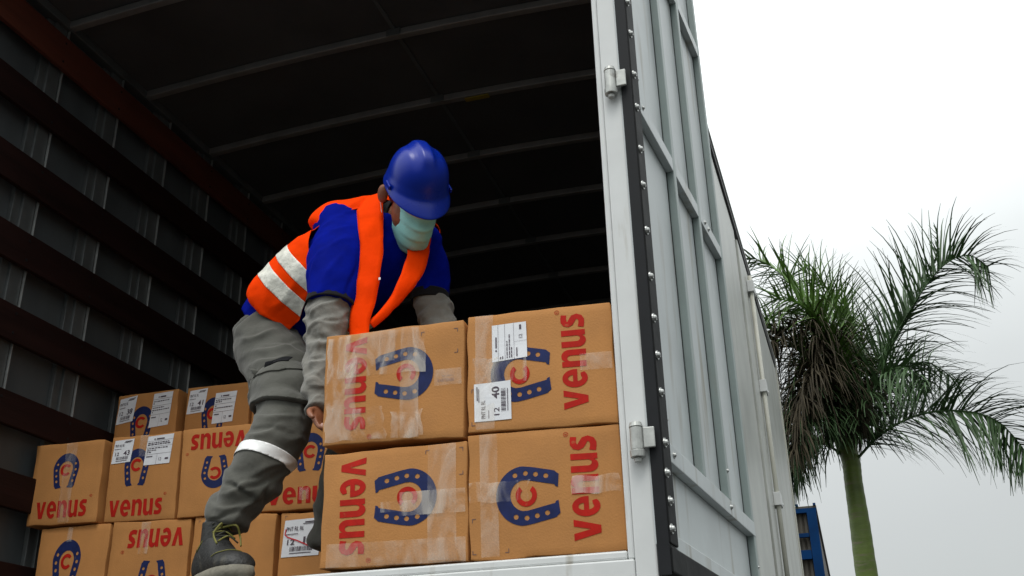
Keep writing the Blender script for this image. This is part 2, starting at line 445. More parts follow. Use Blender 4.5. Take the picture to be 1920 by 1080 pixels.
# rear frame
FRM = M['white_paint']
box('frame_post', .0215, .0865, 0, .06, 1.10, CZ + .10, FRM, T, bevel=.006)['label'] = 'white painted right rear corner post'
box('frame_post', WL - .16, WL - .075, 0, .06, 1.10, CZ + .10, FRM, T, bevel=.006)
box('frame_sill', WL - .074, .0205, 0, .06, 1.08, 1.268, FRM, T, bevel=.005)
box('frame_header', WL - .074, .0205, 0, .06, CZ + .02, CZ + .10, FRM, T, bevel=.005)
# inner rebate lip of the frame
box('frame_lip', .0005, .0209, .008, .055, 1.2685, CZ + .018, FRM, T, bevel=.006)
box('frame_lip', WL - .073, -.0005, .008, .055, 1.2695, 1.2945, FRM, T, bevel=.006)
# side details beyond the door
bm = bmesh.new()
def rivets(bm, y, z0, z1, st, r=.009):
    z = z0
    while z < z1:
        cyl_into(bm, SM @ Vector((-.003, y, z)), SM @ Vector((.003, y, z)), r, r * .6, seg=8); z += st
for y in (2.05, 2.75, 3.75): rivets(bm, y, 1.35, 4.45, .16)
o = link('side_rivet', bm_mesh(bm, 'side_rivet'), M['zinc'], T); o['kind'] = 'stuff'
box('side_panel', -.0025, .012, 1.45, 2.62, 1.1, CZ - .10, M['side_alu'], T, bevel=.004, mtx=SM)
box('side_panel', -.0025, .006, 2.66, 4.62, 1.1, CZ - .10, M['side_alu'], T, bevel=.004, mtx=SM)
box('side_panel', -.0025, .010, 5.62, 8.12, 1.1, CZ - .10, M['side_alu'], T, bevel=.004, mtx=SM)
box('side_door', -.002, .018, 4.70, 5.56, 1.2, CZ - .14, M['side_alu'], T, bevel=.004, mtx=SM)
box('roof_edge_rail', -.0028, .020, .10, 8.18, CZ - .075, CZ + .035, M['chassis'], T, bevel=.004, mtx=SM)
box('roof_edge_trim', -.0026, .028, .10, 8.18, CZ - .02, CZ + .005, M['side_alu'], T, bevel=.004, mtx=SM)
box('corner_trim', -.0024, .022, 8.125, 8.19, 1.1, CZ + .01, M['bar_cream'], T, bevel=.006, mtx=SM)
def lock_rod(y, z0, z1):
    bm = bmesh.new(); cyl_into(bm, SM @ Vector((.045, y, z0)), SM @ Vector((.045, y, z1)), .018, seg=14)
    rod = link('lock_rod', bm_mesh(bm, 'lock_rod'), M['bar_cream'], T, smooth=True)
    for z in (z1 - .10, z0 + (z1 - z0) * .70, z0 + (z1 - z0) * .42, z0 + .30):
        bm = bmesh.new()
        box_into(bm, .0185, .072, y - .035, y + .11, z - .05, z + .05, SM)
        cyl_into(bm, SM @ Vector((.074, y + .075, z - .03)), SM @ Vector((.080, y + .075, z - .03)), .012, seg=8)
        link('rod_bracket', bm_mesh(bm, 'rod_bracket'), M['white_paint'], rod, bevel=.005)
lock_rod(5.22, 1.15, 4.38)
# chassis and wheels below the body
box('chassis_rail', -2.1, -1.95, .3, LEN, .80, 1.02, M['chassis'], T)
box('chassis_rail', -1.15, -1.0, .3, LEN, .80, 1.02, M['chassis'], T)
for k in range(8): box('cross_member', -3.15, .03, .35 + k, .43 + k, 1.03, 1.24, M['chassis'], T)
def wheel(x, y):
    bm = bmesh.new(); rr = .48
    prof = ((-.14, .30), (-.15, .42), (-.12, .47), (-.06, .48), (.06, .48), (.12, .47), (.15, .42), (.14, .30))
    rows = []
    for k in range(32):
        a = 2 * math.pi * k / 32
        rows.append([bm.verts.new((x + p, y + r_ * math.cos(a), rr + r_ * math.sin(a))) for p, r_ in prof])
    for k in range(32):
        for q in range(7): bm.faces.new((rows[k][q], rows[k][q + 1], rows[(k + 1) % 32][q + 1], rows[(k + 1) % 32][q]))
    w = link('wheel', bm_mesh(bm, 'tyre'), M['tyre'], T, smooth=True)
    bm = bmesh.new(); cyl_into(bm, (x - .12, y, rr), (x + .10, y, rr), .302, seg=28); cyl_into(bm, (x - .16, y, rr), (x + .16, y, rr), .09, seg=16)
    link('rim', bm_mesh(bm, 'rim'), M['zinc'], w, bevel=.01)
for x in (-2.75, -2.42, -.68, -.35): wheel(x, 2.0)
for x in (-2.7, -.40): wheel(x, 6.9)

# ------------------------------------------------------------------ the opened rear door
DA = .096
DM = Matrix.Translation((.120, 0, 0)) @ Matrix.Rotation(-DA, 4, 'Z')       # local x outward, y along the door
door = box('rear_door', -.036, -.030, .105, 1.462, 1.30, CZ + .03, M['door_paint'], T, bevel=0, mtx=DM)      # recessed sheet
door['label'] = 'grey steel rear door folded back along the truck side'
box('door_stile', -.037, 0, -.004, .1085, 1.302, CZ + .04, M['door_paint'], door, bevel=.003, mtx=DM)
box('door_stile', -.0365, -.0004, .109, 1.466, 1.2985, 1.342, M['door_paint'], door, bevel=.003, mtx=DM)
RIBS = ((.568, 1.6235), (.982, 1.6235), (1.426, 1.3425))
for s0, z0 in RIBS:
    box('shade_strip', -.0299, -.0290, s0 - .009, s0 - .0005, z0 + .001, CZ + .02, M['edge_steel'], door, bevel=0, mtx=DM)  # solid dark strip, stands in for the shade in the rib crease
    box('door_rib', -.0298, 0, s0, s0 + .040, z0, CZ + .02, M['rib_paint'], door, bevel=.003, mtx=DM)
for z0, z1 in ((1.562, 1.622), (2.812, 2.872), (3.930, 3.990)):
    bnd = [(.1090, 1.4640)] if z0 < 1.6 else [(.1090, .5675), (.6085, .9815), (1.0225, 1.4255)]
    for a, b in bnd:
        box('door_rail', -.0297, .0020 if z0 < 1.6 else -.0003, a, b, z0, z1, M['door_paint'], door, bevel=.003, mtx=DM)
box('shade_strip', -.040, -.002, 1.4665, 1.474, 1.25, CZ + .03, M['rubber'], door, bevel=0, mtx=DM)  # dark strip drawn in as the shade line at the door end
# dark edge of the door and its bolted rubber seal
box('door_edge', -.0315, .0045, -.010, -.0045, 1.215, CZ + .04, M['edge_steel'], door, bevel=.002, mtx=DM)
seal = box('door_seal', .0002, .0085, -.004, .086, 1.303, CZ + .04, M['rubber'], door, bevel=.004, mtx=DM)
box('door_seal', -.030, .0080, .000, 1.460, 1.222, 1.2982, M['rubber'], door, bevel=.006, mtx=DM)
bm_bolt = bmesh.new()
cyl_into(bm_bolt, (-.0005, 0, 0), (.0030, 0, 0), .0125, .0120, seg=14)
cyl_into(bm_bolt, (.0030, 0, 0), (.0085, 0, 0), .0085, .0065, seg=12)
cyl_into(bm_bolt, (.0085, 0, 0), (.0095, 0, 0), .0030, .0025, seg=6)
bolt_me = bm_mesh(bm_bolt, 'bolt'); bolt_me.materials.append(M['zinc'])
for p in bolt_me.polygons: p.use_smooth = False
def bolt_at(lx, ly, lz, parent, sc=1.0, name='bolt'):
    o = bpy.data.objects.new(name, bolt_me); col.objects.link(o); o.parent = parent
    o.matrix_basis = DM @ Matrix.Translation((lx, ly, lz)) @ Matrix.Diagonal((sc, sc, sc, 1))
    return o
for z in (1.345, 1.426, 1.506, 1.598, 1.754, 1.871, 1.991, 2.134, 2.297, 2.464, 2.604, 2.770, 2.902, 3.076, 3.208, 3.36, 3.51, 3.66, 3.82, 3.98, 4.14, 4.30, 4.46):
    bolt_at(.0087, .016 + .006 * math.sin(z * 37), z, door, 1.22)
for lx, ly, lz, sc in ((.0021, .150, 1.592, .9), (.0001, .098, 1.690, .7), (.0021, .985, 1.594, .9), (.0001, 1.000, 1.735, .7), (-.0002, .150, 2.848, .8),
                       (.0001, .100, 2.935, .7), (-.0002, 1.10, 2.842, .8), (-.0002, 1.17, 2.842, .8), (.0001, 1.446, 1.44, .5)):
    bolt_at(lx, ly, lz, door, sc, 'rail_bolt')
# hinges
def hinge(z0, z1):
    bm = bmesh.new()
    cyl_into(bm, (.056, -.024, z0 + .012), (.056, -.024, z1 - .012), .0195, seg=18)
    h = link('hinge', bm_mesh(bm, 'hinge'), M['hinge_steel'], T, bevel=.002)
    bm = bmesh.new(); box_into(bm, .076, .110, -.030, -.020, z0 + .016, z1 - .014)
    link('hinge_leaf', bm_mesh(bm, 'leaf'), M['hinge_steel'], h, bevel=.003)
    bm = bmesh.new(); box_into(bm, .034, .050, -.014, -.0005, z0 + .02, z1 - .02)
    link('hinge_leaf', bm_mesh(bm, 'leaf'), M['hinge_steel'], h, bevel=.003)
    bm = bmesh.new(); cyl_into(bm, (.056, -.024, z0 - .010), (.056, -.024, z0 + .0115), .0215, .0225, seg=18); cyl_into(bm, (.056, -.024, z0 - .024), (.056, -.024, z0 - .0105), .011, .013, seg=6)
    link('hinge_pin', bm_mesh(bm, 'pin'), M['hinge_steel'], h, bevel=.002)
    bm = bmesh.new(); cyl_into(bm, (.056, -.024, z1 - .0115), (.056, -.024, z1 + .004), .0215, .017, seg=18)
    link('hinge_cap', bm_mesh(bm, 'cap'), M['hinge_steel'], h, bevel=.002)
hinge(1.560, 1.652); hinge(2.820, 2.915); hinge(4.08, 4.175)

# ------------------------------------------------------------------ printing for the cartons
def curve_mesh(cu):
    o = bpy.data.objects.new('tmp', cu); col.objects.link(o)
    dg = bpy.context.evaluated_depsgraph_get(); dg.update()
    me = bpy.data.meshes.new_from_object(o.evaluated_get(dg))
    bpy.data.objects.remove(o); return me

def mesh2d(me):
    """(points, faces) of a flat mesh, split so that long faces follow a bent surface."""
    bm = bmesh.new(); bm.from_mesh(me); bmesh.ops.triangulate(bm, faces=bm.faces)
    bm.verts.ensure_lookup_table()
    P = np.array([(v.co.x, v.co.y) for v in bm.verts]); F = [tuple(v.index for v in f.verts) for f in bm.faces]
    bm.free(); return P, F

def text2d(body, bold=.0):
    cu = bpy.data.curves.new('txt', 'FONT'); cu.body = body; cu.offset = bold; cu.fill_mode = 'FRONT'; cu.resolution_u = 5
    return mesh2d(curve_mesh(cu))

def fit2d(PF, x0, x1, y0, y1):
    P, F = PF; mn = P.min(0); mxx = P.max(0)
    return np.stack([x0 + (P[:, 0] - mn[0]) / (mxx[0] - mn[0]) * (x1 - x0), y0 + (P[:, 1] - mn[1]) / (mxx[1] - mn[1]) * (y1 - y0)], 1), F

def poly2d(loops):
    cu = bpy.data.curves.new('ply', 'CURVE'); cu.dimensions = '2D'; cu.fill_mode = 'FRONT'
    for L in loops:
        sp = cu.splines.new('POLY'); sp.points.add(len(L) - 1)
        for p, q in zip(sp.points, L): p.co = (q[0], q[1], 0, 1)
        sp.use_cyclic_u = True
    return mesh2d(curve_mesh(cu))

def join2d(parts):
    P = []; F = []; k = 0
    for p, f in parts:
        P.append(np.asarray(p, float)); F += [tuple(i + k for i in q) for q in f]; k += len(p)
    return np.concatenate(P), F

def rect2d(x0, x1, y0, y1): return np.array([(x0, y0), (x1, y0), (x1, y1), (x0, y1)]), [(0, 1, 2, 3)]
def circ(cx, cy, r, n=14): return [(cx + r * math.cos(2 * math.pi * i / n), cy + r * math.sin(2 * math.pi * i / n)) for i in range(n)]
def stroke(pts, w):
    """Outline of a broad pen line."""
    L = []; Rr = []
    for i, p in enumerate(pts):
        a = np.array(pts[max(i - 1, 0)]); b = np.array(pts[min(i + 1, len(pts) - 1)]); d = (b - a) / np.hypot(*(b - a)); n = np.array([-d[1], d[0]])
        ww = w[i] if hasattr(w, '__len__') else w
        L.append(tuple(np.array(p) + n * ww / 2)); Rr.append(tuple(np.array(p) - n * ww / 2))
    return L + Rr[::-1]
def arc(cx, cy, rx, ry, a0, a1, n=16):
    return [(cx + rx * math.cos(R(a0 + (a1 - a0) * i / n)), cy + ry * math.sin(R(a0 + (a1 - a0) * i / n))) for i in range(n + 1)]

# heavy humanist lower-case letters, x-height 1
sw = .30
L_v = poly2d([[(0, 1), (.31, 1), (.475, .36), (.63, 1), (.93, 1), (.63, 0), (.30, 0)]])
e_out = arc(.45, .5, .45, .52, 0, 318, 26)
e_in = arc(.45, .5, .165, .285, 0, 305, 22)
L_e = poly2d([[(.90, .50)] + arc(.45, .5, .45, .52, 4, 312, 28) + [(.70, .27)] + arc(.45, .5, .165, .285, 300, 200, 10) + [(.30, .40), (.90, .40)],
              arc(.45, .585, .155, .205, 0, 180, 10)[::1]])
L_n = poly2d([[(0, 0), (0, 1), (.27, 1), (.285, .87)] + arc(.54, .68, .33, .345, 128, 0, 14) + [(.87, 0), (.57, 0), (.57, .62)] + arc(.43, .64, .14, .145, 0, 180, 8) + [(.29, 0)]])
L_u = join2d([(np.array([(.87 - x, 1 - y) for x, y in L_n[0]]), L_n[1])])
s_mid = [(.70, .865), (.52, .885), (.35, .875), (.225, .80), (.20, .70), (.26, .60), (.42, .515), (.56, .44), (.60, .33), (.54, .19), (.40, .125), (.24, .125), (.04, .16)]
L_s = poly2d([stroke(s_mid, [.235, .24, .25, .26, .27, .28, .285, .28, .27, .26, .25, .245, .245])])
def word():
    x = 0; parts = []
    for P, F in (L_v, L_e, L_n, L_u, L_s):
        parts.append((P + np.array([x - P[:, 0].min(), 0]), F)); x += P[:, 0].max() - P[:, 0].min() + .115
    return join2d(parts)
WORD = word()
REG = join2d([poly2d([circ(0, 0, .5, 18), circ(0, 0, .41, 18)]), fit2d(text2d('R', .01), -.17, .19, -.25, .25)])
# horseshoe, unit height, closed end at the top: outer and inner outline, foot flares, nail holes
ho = [(-.30, .0), (-.335, .045), (-.355, .06), (-.375, .14)] + [(-.40, .26), (-.435, .42), (-.455, .55)] + arc(0, .545, .46, .455, 172, 8, 22) + [(.455, .55), (.435, .42), (.40, .26), (.375, .14), (.355, .06), (.335, .045), (.30, .0)]
hi = [(.10, .02), (.115, .06), (.145, .075), (.17, .20), (.205, .36), (.235, .50)] + arc(0, .535, .24, .235, 10, 170, 18) + [(-.235, .50), (-.205, .36), (-.17, .20), (-.145, .075), (-.115, .06), (-.10, .02)]
holes = []
for hx, hy in ((.285, .20), (.318, .36), (.343, .52), (.320, .69)):
    holes += [circ(hx, hy, .040, 10), circ(-hx, hy, .040, 10)]
SHOE = poly2d([ho + hi] + holes)
CEE = poly2d([arc(0, 0, 1, 1, 38, 322, 26) + arc(0, 0, .55, .55, 320, 40, 22)])
MARK = join2d([rect2d(0, .020, 0, .0028), rect2d(0, .0028, .0028, .020)])
def mark(x, y, sx_, sy_): P, F = MARK; return (P * np.array([sx_, sy_]) + np.array([x, y]), F if sx_ * sy_ > 0 else [f[::-1] for f in F])

class Carton:
    """One cardboard carton: front face given by its four corners, seam lines, bulges and crushed edges."""
    def __init__(s, name_loc, corners, depth, seed, label, group, yfront=0.0, yaw=0.0, dark_top=False):
        s.c = [np.array(c, float) for c in corners]        # TL TR BR BL as (x, z)
        s.seed = seed; s.depth = depth
        bx = (s.c[2][0] + s.c[3][0]) / 2; bz = min(s.c[2][1], s.c[3][1])
        s.o = np.array([bx, yfront, bz])
        s.w = np.hypot(*(s.c[1] - s.c[0])); s.h = np.hypot(*(s.c[0] - s.c[3]))
        s.root = empty('cardboard_box', tuple(s.o), label, 'box', group); s.root.rotation_euler = (0, 0, yaw)
        s.body()
    def bulge(s, fx, fz):
        e = 4 * min(max(fx * (1 - fx), 0), .25) ; g = 4 * min(max(fz * (1 - fz), 0), .25)
        return .0055 * N(fx * 2.3 + s.seed, fz * 2.1, s.seed * .7) * min(1, e * 2) * min(1, g * 2) + .004 * e * g
    def pt(s, fx, fz, d=0.0, y=0.0):
        """Point on the front face (fractions from lower left), d proud of it."""
        tl, tr, br, bl = s.c
        p = (bl * (1 - fx) + br * fx) * (1 - fz) + (tl * (1 - fx) + tr * fx) * fz
        return (p[0] - s.o[0], y - s.bulge(fx, fz) - d, p[1] - s.o[2])
    def body(s):
        nx_, nz_, ny_ = 14, 14, 6
        bm = bmesh.new(); V = {}
        def vert(i, j, k):
            if (i, j, k) in V: return V[i, j, k]
            fx, fz, fy = i / nx_, j / nz_, k / ny_
            on = [i in (0, nx_), j in (0, nz_), k in (0, ny_)]
            x, y, z = s.pt(min(1, max(0, fx)), min(1, max(0, fz)))
            y = y * (1 - fy) + fy * s.depth
            q = Vector((x * 3.1 + s.seed, y * 3.1, z * 3.1))
            if sum(on) >= 2 or j == nz_:
                x += .0055 * mnoise.noise(q * 3.4); z += .0055 * mnoise.noise(q * 3.4 + Vector((5, 0, 0))) - (.004 if j == nz_ and sum(on) < 2 else 0)
            if i in (0, nx_) and not on[1]: x += (1 if i else -1) * .004 * mnoise.noise(q + Vector((0, 9, 0)))
            V[i, j, k] = bm.verts.new((x, y, z)); return V[i, j, k]
        for i in range(nx_):
            for j in range(nz_):
                bm.faces.new((vert(i, j, 0), vert(i + 1, j, 0), vert(i + 1, j + 1, 0), vert(i, j + 1, 0)))
                bm.faces.new((vert(i, j, ny_), vert(i, j + 1, ny_), vert(i + 1, j + 1, ny_), vert(i + 1, j, ny_)))
        for i in range(nx_):
            for k in range(ny_):
                bm.faces.new((vert(i, 0, k), vert(i, 0, k + 1), vert(i + 1, 0, k + 1), vert(i + 1, 0, k)))
                bm.faces.new((vert(i, nz_, k), vert(i + 1, nz_, k), vert(i + 1, nz_, k + 1), vert(i, nz_, k + 1)))
        for j in range(nz_):
            for k in range(ny_):
                bm.faces.new((vert(0, j, k), vert(0, j + 1, k), vert(0, j + 1, k + 1), vert(0, j, k + 1)))
                bm.faces.new((vert(nx_, j, k), vert(nx_, j, k + 1), vert(nx_, j + 1, k + 1), vert(nx_, j + 1, k)))
        ob = link('carton', bm_mesh(bm, 'carton'), M['cardboard'], None, smooth=True)
        ob.parent = s.root
        b = ob.modifiers.new('bevel', 'BEVEL'); b.width = .004; b.segments = 2; b.limit_method = 'ANGLE'; b.angle_limit = R(50)
    def sheet(s, name, PF, m, d, parent=None, split=.05):
        P, F = PF
        bm = bmesh.new(); vv = [bm.verts.new((p[0], p[1], 0)) for p in P]
        for f in F:
            try: bm.faces.new([vv[i] for i in f])
            except ValueError: pass
        for _ in range(3):
            es = [e for e in bm.edges if e.calc_length() > split]
            if not es: break
            bmesh.ops.subdivide_edges(bm, edges=es, cuts=1)
        bmesh.ops.triangulate(bm, faces=bm.faces)
        for v in bm.verts: v.co = s.pt(v.co.x, v.co.y, d)
        me = bpy.data.meshes.new(name); bmesh.ops.recalc_face_normals(bm, faces=bm.faces)
        bm.normal_update()
        if sum(f.normal.y for f in bm.faces) > 0: bmesh.ops.reverse_faces(bm, faces=bm.faces)
        bm.to_mesh(me); bm.free()
        o = bpy.data.objects.new(name, me); col.objects.link(o); me.materials.append(m); o.parent = parent or s.root
        return o
    def orient(s, P, way):
        """Upright carton fractions (u, v) -> face fractions."""
        u, v = P[:, 0], P[:, 1]
        return {'up': np.stack([u, v], 1), 'down': np.stack([1 - u, 1 - v], 1), 'cw': np.stack([v, 1 - u], 1), 'ccw': np.stack([1 - v, u], 1)}[way]
    def print_brand(s, way, text=(.09, .905, .14, .325), shoe=(.455, .235, .385, .80), cee=(.455, .60, .088, .070), reg=(.95, .34)):
        f = lambda PF: (s.orient(PF[0], way), PF[1])
        s.sheet('brand_lettering', f(fit2d(WORD, *text)), M['ink_red'], .0012)
        P, F = REG; s.sheet('brand_lettering', f((P * np.array([.040, .032]) + np.array(reg), F)), M['ink_red'], .0012)
        cx, hw, y0, y1 = shoe
        P, F = SHOE; s.sheet('horseshoe_emblem', f((np.stack([cx + P[:, 0] / .46 * hw, y0 + P[:, 1] * (y1 - y0)], 1), F)), M['ink_blue'], .0012)
        P, F = CEE; s.sheet('letter_emblem', f((np.stack([cee[0] + P[:, 0] * cee[2], cee[1] + P[:, 1] * cee[3]], 1), F)), M['ink_red'], .0013)
    def marks(s, pts):
        s.sheet('printed_mark', join2d([mark(*p) for p in pts]), M['ink_dark'], .0011)['kind'] = 'stuff'
    def label(s, q, kind, number='', way='up', seed=1):
        """Paper label: q = four corners TL TR BR BL in face fractions (upright reading)."""
        q = [np.array(p, float) for p in q]
        def m_(P): return np.array([(q[3] * (1 - a) + q[2] * a) * (1 - b) + (q[0] * (1 - a) + q[1] * a) * b for a, b in P])
        pf = (m_(rect2d(0, 1, 0, 1)[0]), [(0, 1, 2, 3)])
        lab = s.sheet('shipping_label' if kind == 'list' else 'size_label', pf, M['paper'], .0026, split=.018)
        rnd = random.Random(seed); parts = []
        if kind == 'size':
            parts.append(fit2d(text2d('PNT RL RL', .010), .07, .54, .70, .81))
            parts.append(fit2d(text2d('12', .012), .13, .33, .32, .47))
            parts.append(fit2d(text2d(number, .02), .56, .88, .31, .52))
            x = .22
            while x < .82:
                w = rnd.choice((.008, .012, .02)); parts.append(rect2d(x, x + w, .14, .27)); x += w + rnd.choice((.010, .016, .022))
            parts.append(rect2d(.22, .80, .08, .10)); parts.append(rect2d(.55, .92, .90, .93)); parts.append(rect2d(.50, .86, .86, .88))
            parts.append(rect2d(.06, .40, .60, .62))
        else:
            parts.append(rect2d(.0, 1, .815, .822)); parts.append(rect2d(.0, 1, .62, .627)); parts.append(rect2d(0, 1, .36, .367)); parts.append(rect2d(.47, .476, 0, .36))
            parts.append(rect2d(.36, .66, .86, .90)); parts.append((np.array(circ(.29, .88, .026)), [tuple(range(14))]))
            for yy in (.74, .68, .55, .48, .42):
                x = .05
                while x < .86:
                    w = rnd.uniform(.03, .12); parts.append(rect2d(x, min(x + w, .92), yy, yy + .030)); x += w + .025
                    if rnd.random() < .16: break
            parts.append(rect2d(.06, .30, .27, .30)); parts.append(fit2d(text2d('12', .004), .56, .66, .12, .22)); parts.append(rect2d(.80, .93, .14, .20))
        P, F = join2d(parts)
        s.sheet('label_print', (m_(P), F), M['ink_dark'], .0042, lab, split=.02)['kind'] = 'stuff'
        return lab
    def tape(s, x0, x1, z0, z1, m='tape', d=.0042, seed=0, n=12, rip=0.0, over=0.0):
        """A strip of clear tape on the front face, slightly wrinkled."""
        P = []; F = []
        nx_ = max(3, int(n * (x1 - x0) / .5) + 2); nz_ = max(3, int(n * (z1 - z0) / .5) + 2)
        for j in range(nz_ + 1):
            for i in range(nx_ + 1):
                fx = x0 + (x1 - x0) * i / nx_; fz = z0 + (z1 - z0) * j / nz_
                if rip: fx += rip * N(fz * 9, seed, 2 + (i > nx_ / 2)) ; fz += rip * N(fx * 9, seed + 4, 7)
                P.append(s.pt(min(1, max(0, fx)), min(1, max(0, fz)), d + .0016 * (N(fx * 22 + seed, fz * 14, seed * 1.3) + 0.2)))
        for j in range(nz_):
            for i in range(nx_):
                a = j * (nx_ + 1) + i; F.append((a, a + 1, a + nx_ + 2, a + nx_ + 1))
        me = bpy.data.meshes.new('packing_tape'); me.from_pydata(P, [], F); me.update(); me.materials.append(M[m])
        for p in me.polygons: p.use_smooth = True
        o = bpy.data.objects.new('packing_tape', me); col.objects.link(o); o.parent = s.root
        return o

GF = 'boot cartons stacked at the open rear of the truck'
YF = .030
cFB = Carton('', [(-.983, 1.676), (-.489, 1.672), (-.488, FZ + .006), (-.979, FZ + .018)], .40, 1.3, 'carton lying on its side by the boots, lowest at the left of the front stack', GF, YF)
cFB.print_brand('cw', text=(.06, .90, .13, .315), shoe=(.44, .245, .375, .80), cee=(.44, .60, .088, .070))
cFB.marks([(.72, .95, 1.3, -1.6), (.72, .715, 1.3, 1.6), (.975, .95, -1.3, -1.6), (.975, .715, -1.3, 1.6)])
cFB.tape(.74, .93, .02, .99, seed=1); cFB.tape(.42, .66, .44, .53, seed=2, m='film'); cFB.tape(.55, .99, .40, .60, seed=3, m='film', d=.0052)
cFB.tape(.05, .99, .0, .20, seed=4, d=.0050)
cFT = Carton('', [(-.992, 2.088), (-.498, 2.081), (-.496, 1.684), (-.986, 1.706)], .40, 4.7, 'film wrapped carton lying on its side, gripped by the worker', GF, YF - .008)
cFT.print_brand('cw', text=(.05, .885, .15, .315), shoe=(.425, .235, .375, .79), cee=(.425, .60, .086, .068))
cFT.marks([(.705, .93, 1.3, -1.6), (.705, .715, 1.3, 1.6), (.965, .93, -1.3, -1.6), (.965, .715, -1.3, 1.6)])
cFT.sheet('printed_mark', join2d([fit2d(text2d('KARTONES', .01), .82, .935, .475, .50), fit2d(text2d('de peru', .0), .85, .93, .515, .532)]), M['ink_brown'], .0012)['kind'] = 'stuff'
cFT.tape(.56, .69, .02, .99, seed=5); cFT.tape(.40, .52, .70, .99, seed=6); cFT.tape(.02, .24, .02, .97, m='film', seed=7, d=.0050, rip=.02)
cFT.tape(.22, .45, .02, .30, m='film', seed=8, d=.0056, rip=.03); cFT.tape(.10, .74, .58, .98, m='film', seed=9, d=.0060, rip=.02); cFT.tape(.50, .72, .02, .24, m='film', seed=10, d=.0064, rip=.03)
cFT.tape(.80, .99, .44, .58, seed=11, d=.0050)
cBB = Carton('', [(-.485, 1.690), (-.004, 1.673), (-.0035, FZ + .001), (-.482, FZ + .006)], .40, 7.9, 'carton lying on its side at the sill, lowest beside the right post', GF, YF)
cBB.print_brand('ccw', text=(.10, .925, .145, .325), shoe=(.475, .235, .40, .815), cee=(.475, .615, .088, .070), reg=(.945, .345))
cBB.marks([(.02, .32, 1.3, -1.6), (.02, .045, 1.3, 1.6), (.26, .32, -1.3, -1.6), (.26, .045, -1.3, 1.6)])
cBB.tape(.08, .20, .02, .99, seed=12); cBB.tape(.01, .40, .44, .60, m='film', seed=13, d=.0052, rip=.03); cBB.tape(.68, .99, .46, .60, m='film', seed=14, d=.0052, rip=.02)
cBT = Carton('', [(-.484, 2.090), (-.006, 2.071), (-.005, 1.677), (-.486, 1.695)], .40, 10.2, 'carton with two white labels, topmost beside the right post', GF, YF - .004)
cBT.print_brand('ccw', text=(.13, .93, .175, .345), shoe=(.46, .235, .42, .835), cee=(.455, .63, .086, .068), reg=(.955, .365))
cBT.marks([(.03, .36, 1.3, -1.6), (.03, .055, 1.3, 1.6)])
cBT.tape(.06, .19, .02, .99, seed=15); cBT.tape(.03, .42, .40, .62, m='film', seed=16, d=.0020, rip=.03); cBT.tape(.78, .99, .44, .58, seed=17)
cBT.label([(.052, .085), (.048, .40), (.305, .41), (.305, .09)], 'size', '40', seed=3)
cBT.label([(.178, .575), (.178, .895), (.420, .905), (.425, .595)], 'list', seed=4)

GB = 'boot cartons stacked deep in the truck bed'
YA = 1.20
up = dict(text=(.07, .80, .075, .285), shoe=(.43, .185, .43, .865), cee=(.43, .655, .078, .075), reg=(.845, .32))
def back(name, y, x0, x1, zt0, zt1, zb0, zb1, seed, label, lean=.0, depth=.70):
    return Carton('', [(x0 + lean, zt0), (x1 + lean, zt1), (x1, zb1), (x0, zb0)], depth, seed, label, GB, y)
# lower row on the floor
hb = 1.300
b1 = back('', YA, -3.062, -2.675, 1.816, 1.809, hb, hb, 21, 'carton with upright horseshoe, bottom row beside the left wall', -.004)
b1.print_brand('up', text=(.07, .85, .04, .20), shoe=(.44, .20, .45, .88), cee=(.44, .68, .08, .07)); b1.tape(.40, .47, .86, .99, seed=30)
b2 = back('', YA, -2.662, -2.244, 1.811, 1.797, hb, hb, 22, 'upside-down carton with red word along its upper edge, bottom row', 0)
b2.print_brand('down', text=(.07, .78, .07, .245), shoe=(.42, .18, .36, .72), cee=(.42, .555, .075, .065), reg=(.83, .275)); b2.tape(.38, .50, .70, .99, seed=31, m='film')
b3 = back('', YA, -2.222, -1.806, 1.801, 1.786, hb, hb, 23, 'plain fronted carton directly behind the near boot', 0)
b3.marks([(.05, .965, 1.4, -1.2), (.05, .68, 1.4, 1.2)])
b4 = back('', YA + .01, -1.786, -1.37, 1.783, 1.770, hb, hb, 24, 'carton whose white label is struck through in red', 0)
b4.marks([(.05, .975, 1.4, -1.2), (.50, .975, -1.4, -1.2)])
lab = b4.label([(.055, .93), (.50, .945), (.47, .60), (.03, .595)], 'size', '18', seed=9)
b4.sheet('marker_line', poly2d([stroke([(.075, .85), (.065, .80), (.10, .775), (.22, .74), (.34, .695), (.48, .66)], .012)]), M['marker'], .0048, lab, split=.02)
# middle row
a1 = back('', YA - .02, -3.146, -2.750, 2.231, 2.222, 1.829, 1.819, 25, 'label free carton with upright horseshoe, middle row at the left wall', -.012)
a1.print_brand('up', text=(.12, .85, .075, .285), shoe=(.49, .185, .43, .865), cee=(.49, .655, .078, .075), reg=(.895, .32)); a1.tape(.46, .62, .02, .99, seed=32)
a2 = back('', YA, -2.722, -2.336, 2.231, 2.222, 1.817, 1.804, 26, 'carton with two white labels, middle row beside the label free one', -.010)
a2.print_brand('up', text=(.06, .82, .055, .25), shoe=(.40, .18, .40, .84), cee=(.40, .645, .08, .075), reg=(.85, .29))
a2.label([(.05, .955), (.33, .965), (.30, .69), (.02, .68)], 'size', '43', seed=5); a2.label([(.53, .97), (.90, .985), (.865, .64), (.50, .63)], 'list', seed=6); a2.tape(.42, .54, .74, .995, seed=33)
a3 = back('', YA - .01, -2.315, -1.915, 2.223, 2.214, 1.803, 1.797, 27, 'upside-down carton half hidden by the trouser leg, middle row', -.015)
a3.print_brand('down', text=(.14, .88, .06, .25), shoe=(.53, .18, .33, .70), cee=(.53, .53, .08, .07), reg=(.92, .29)); a3.tape(.44, .54, .02, .14, seed=34, m='film')
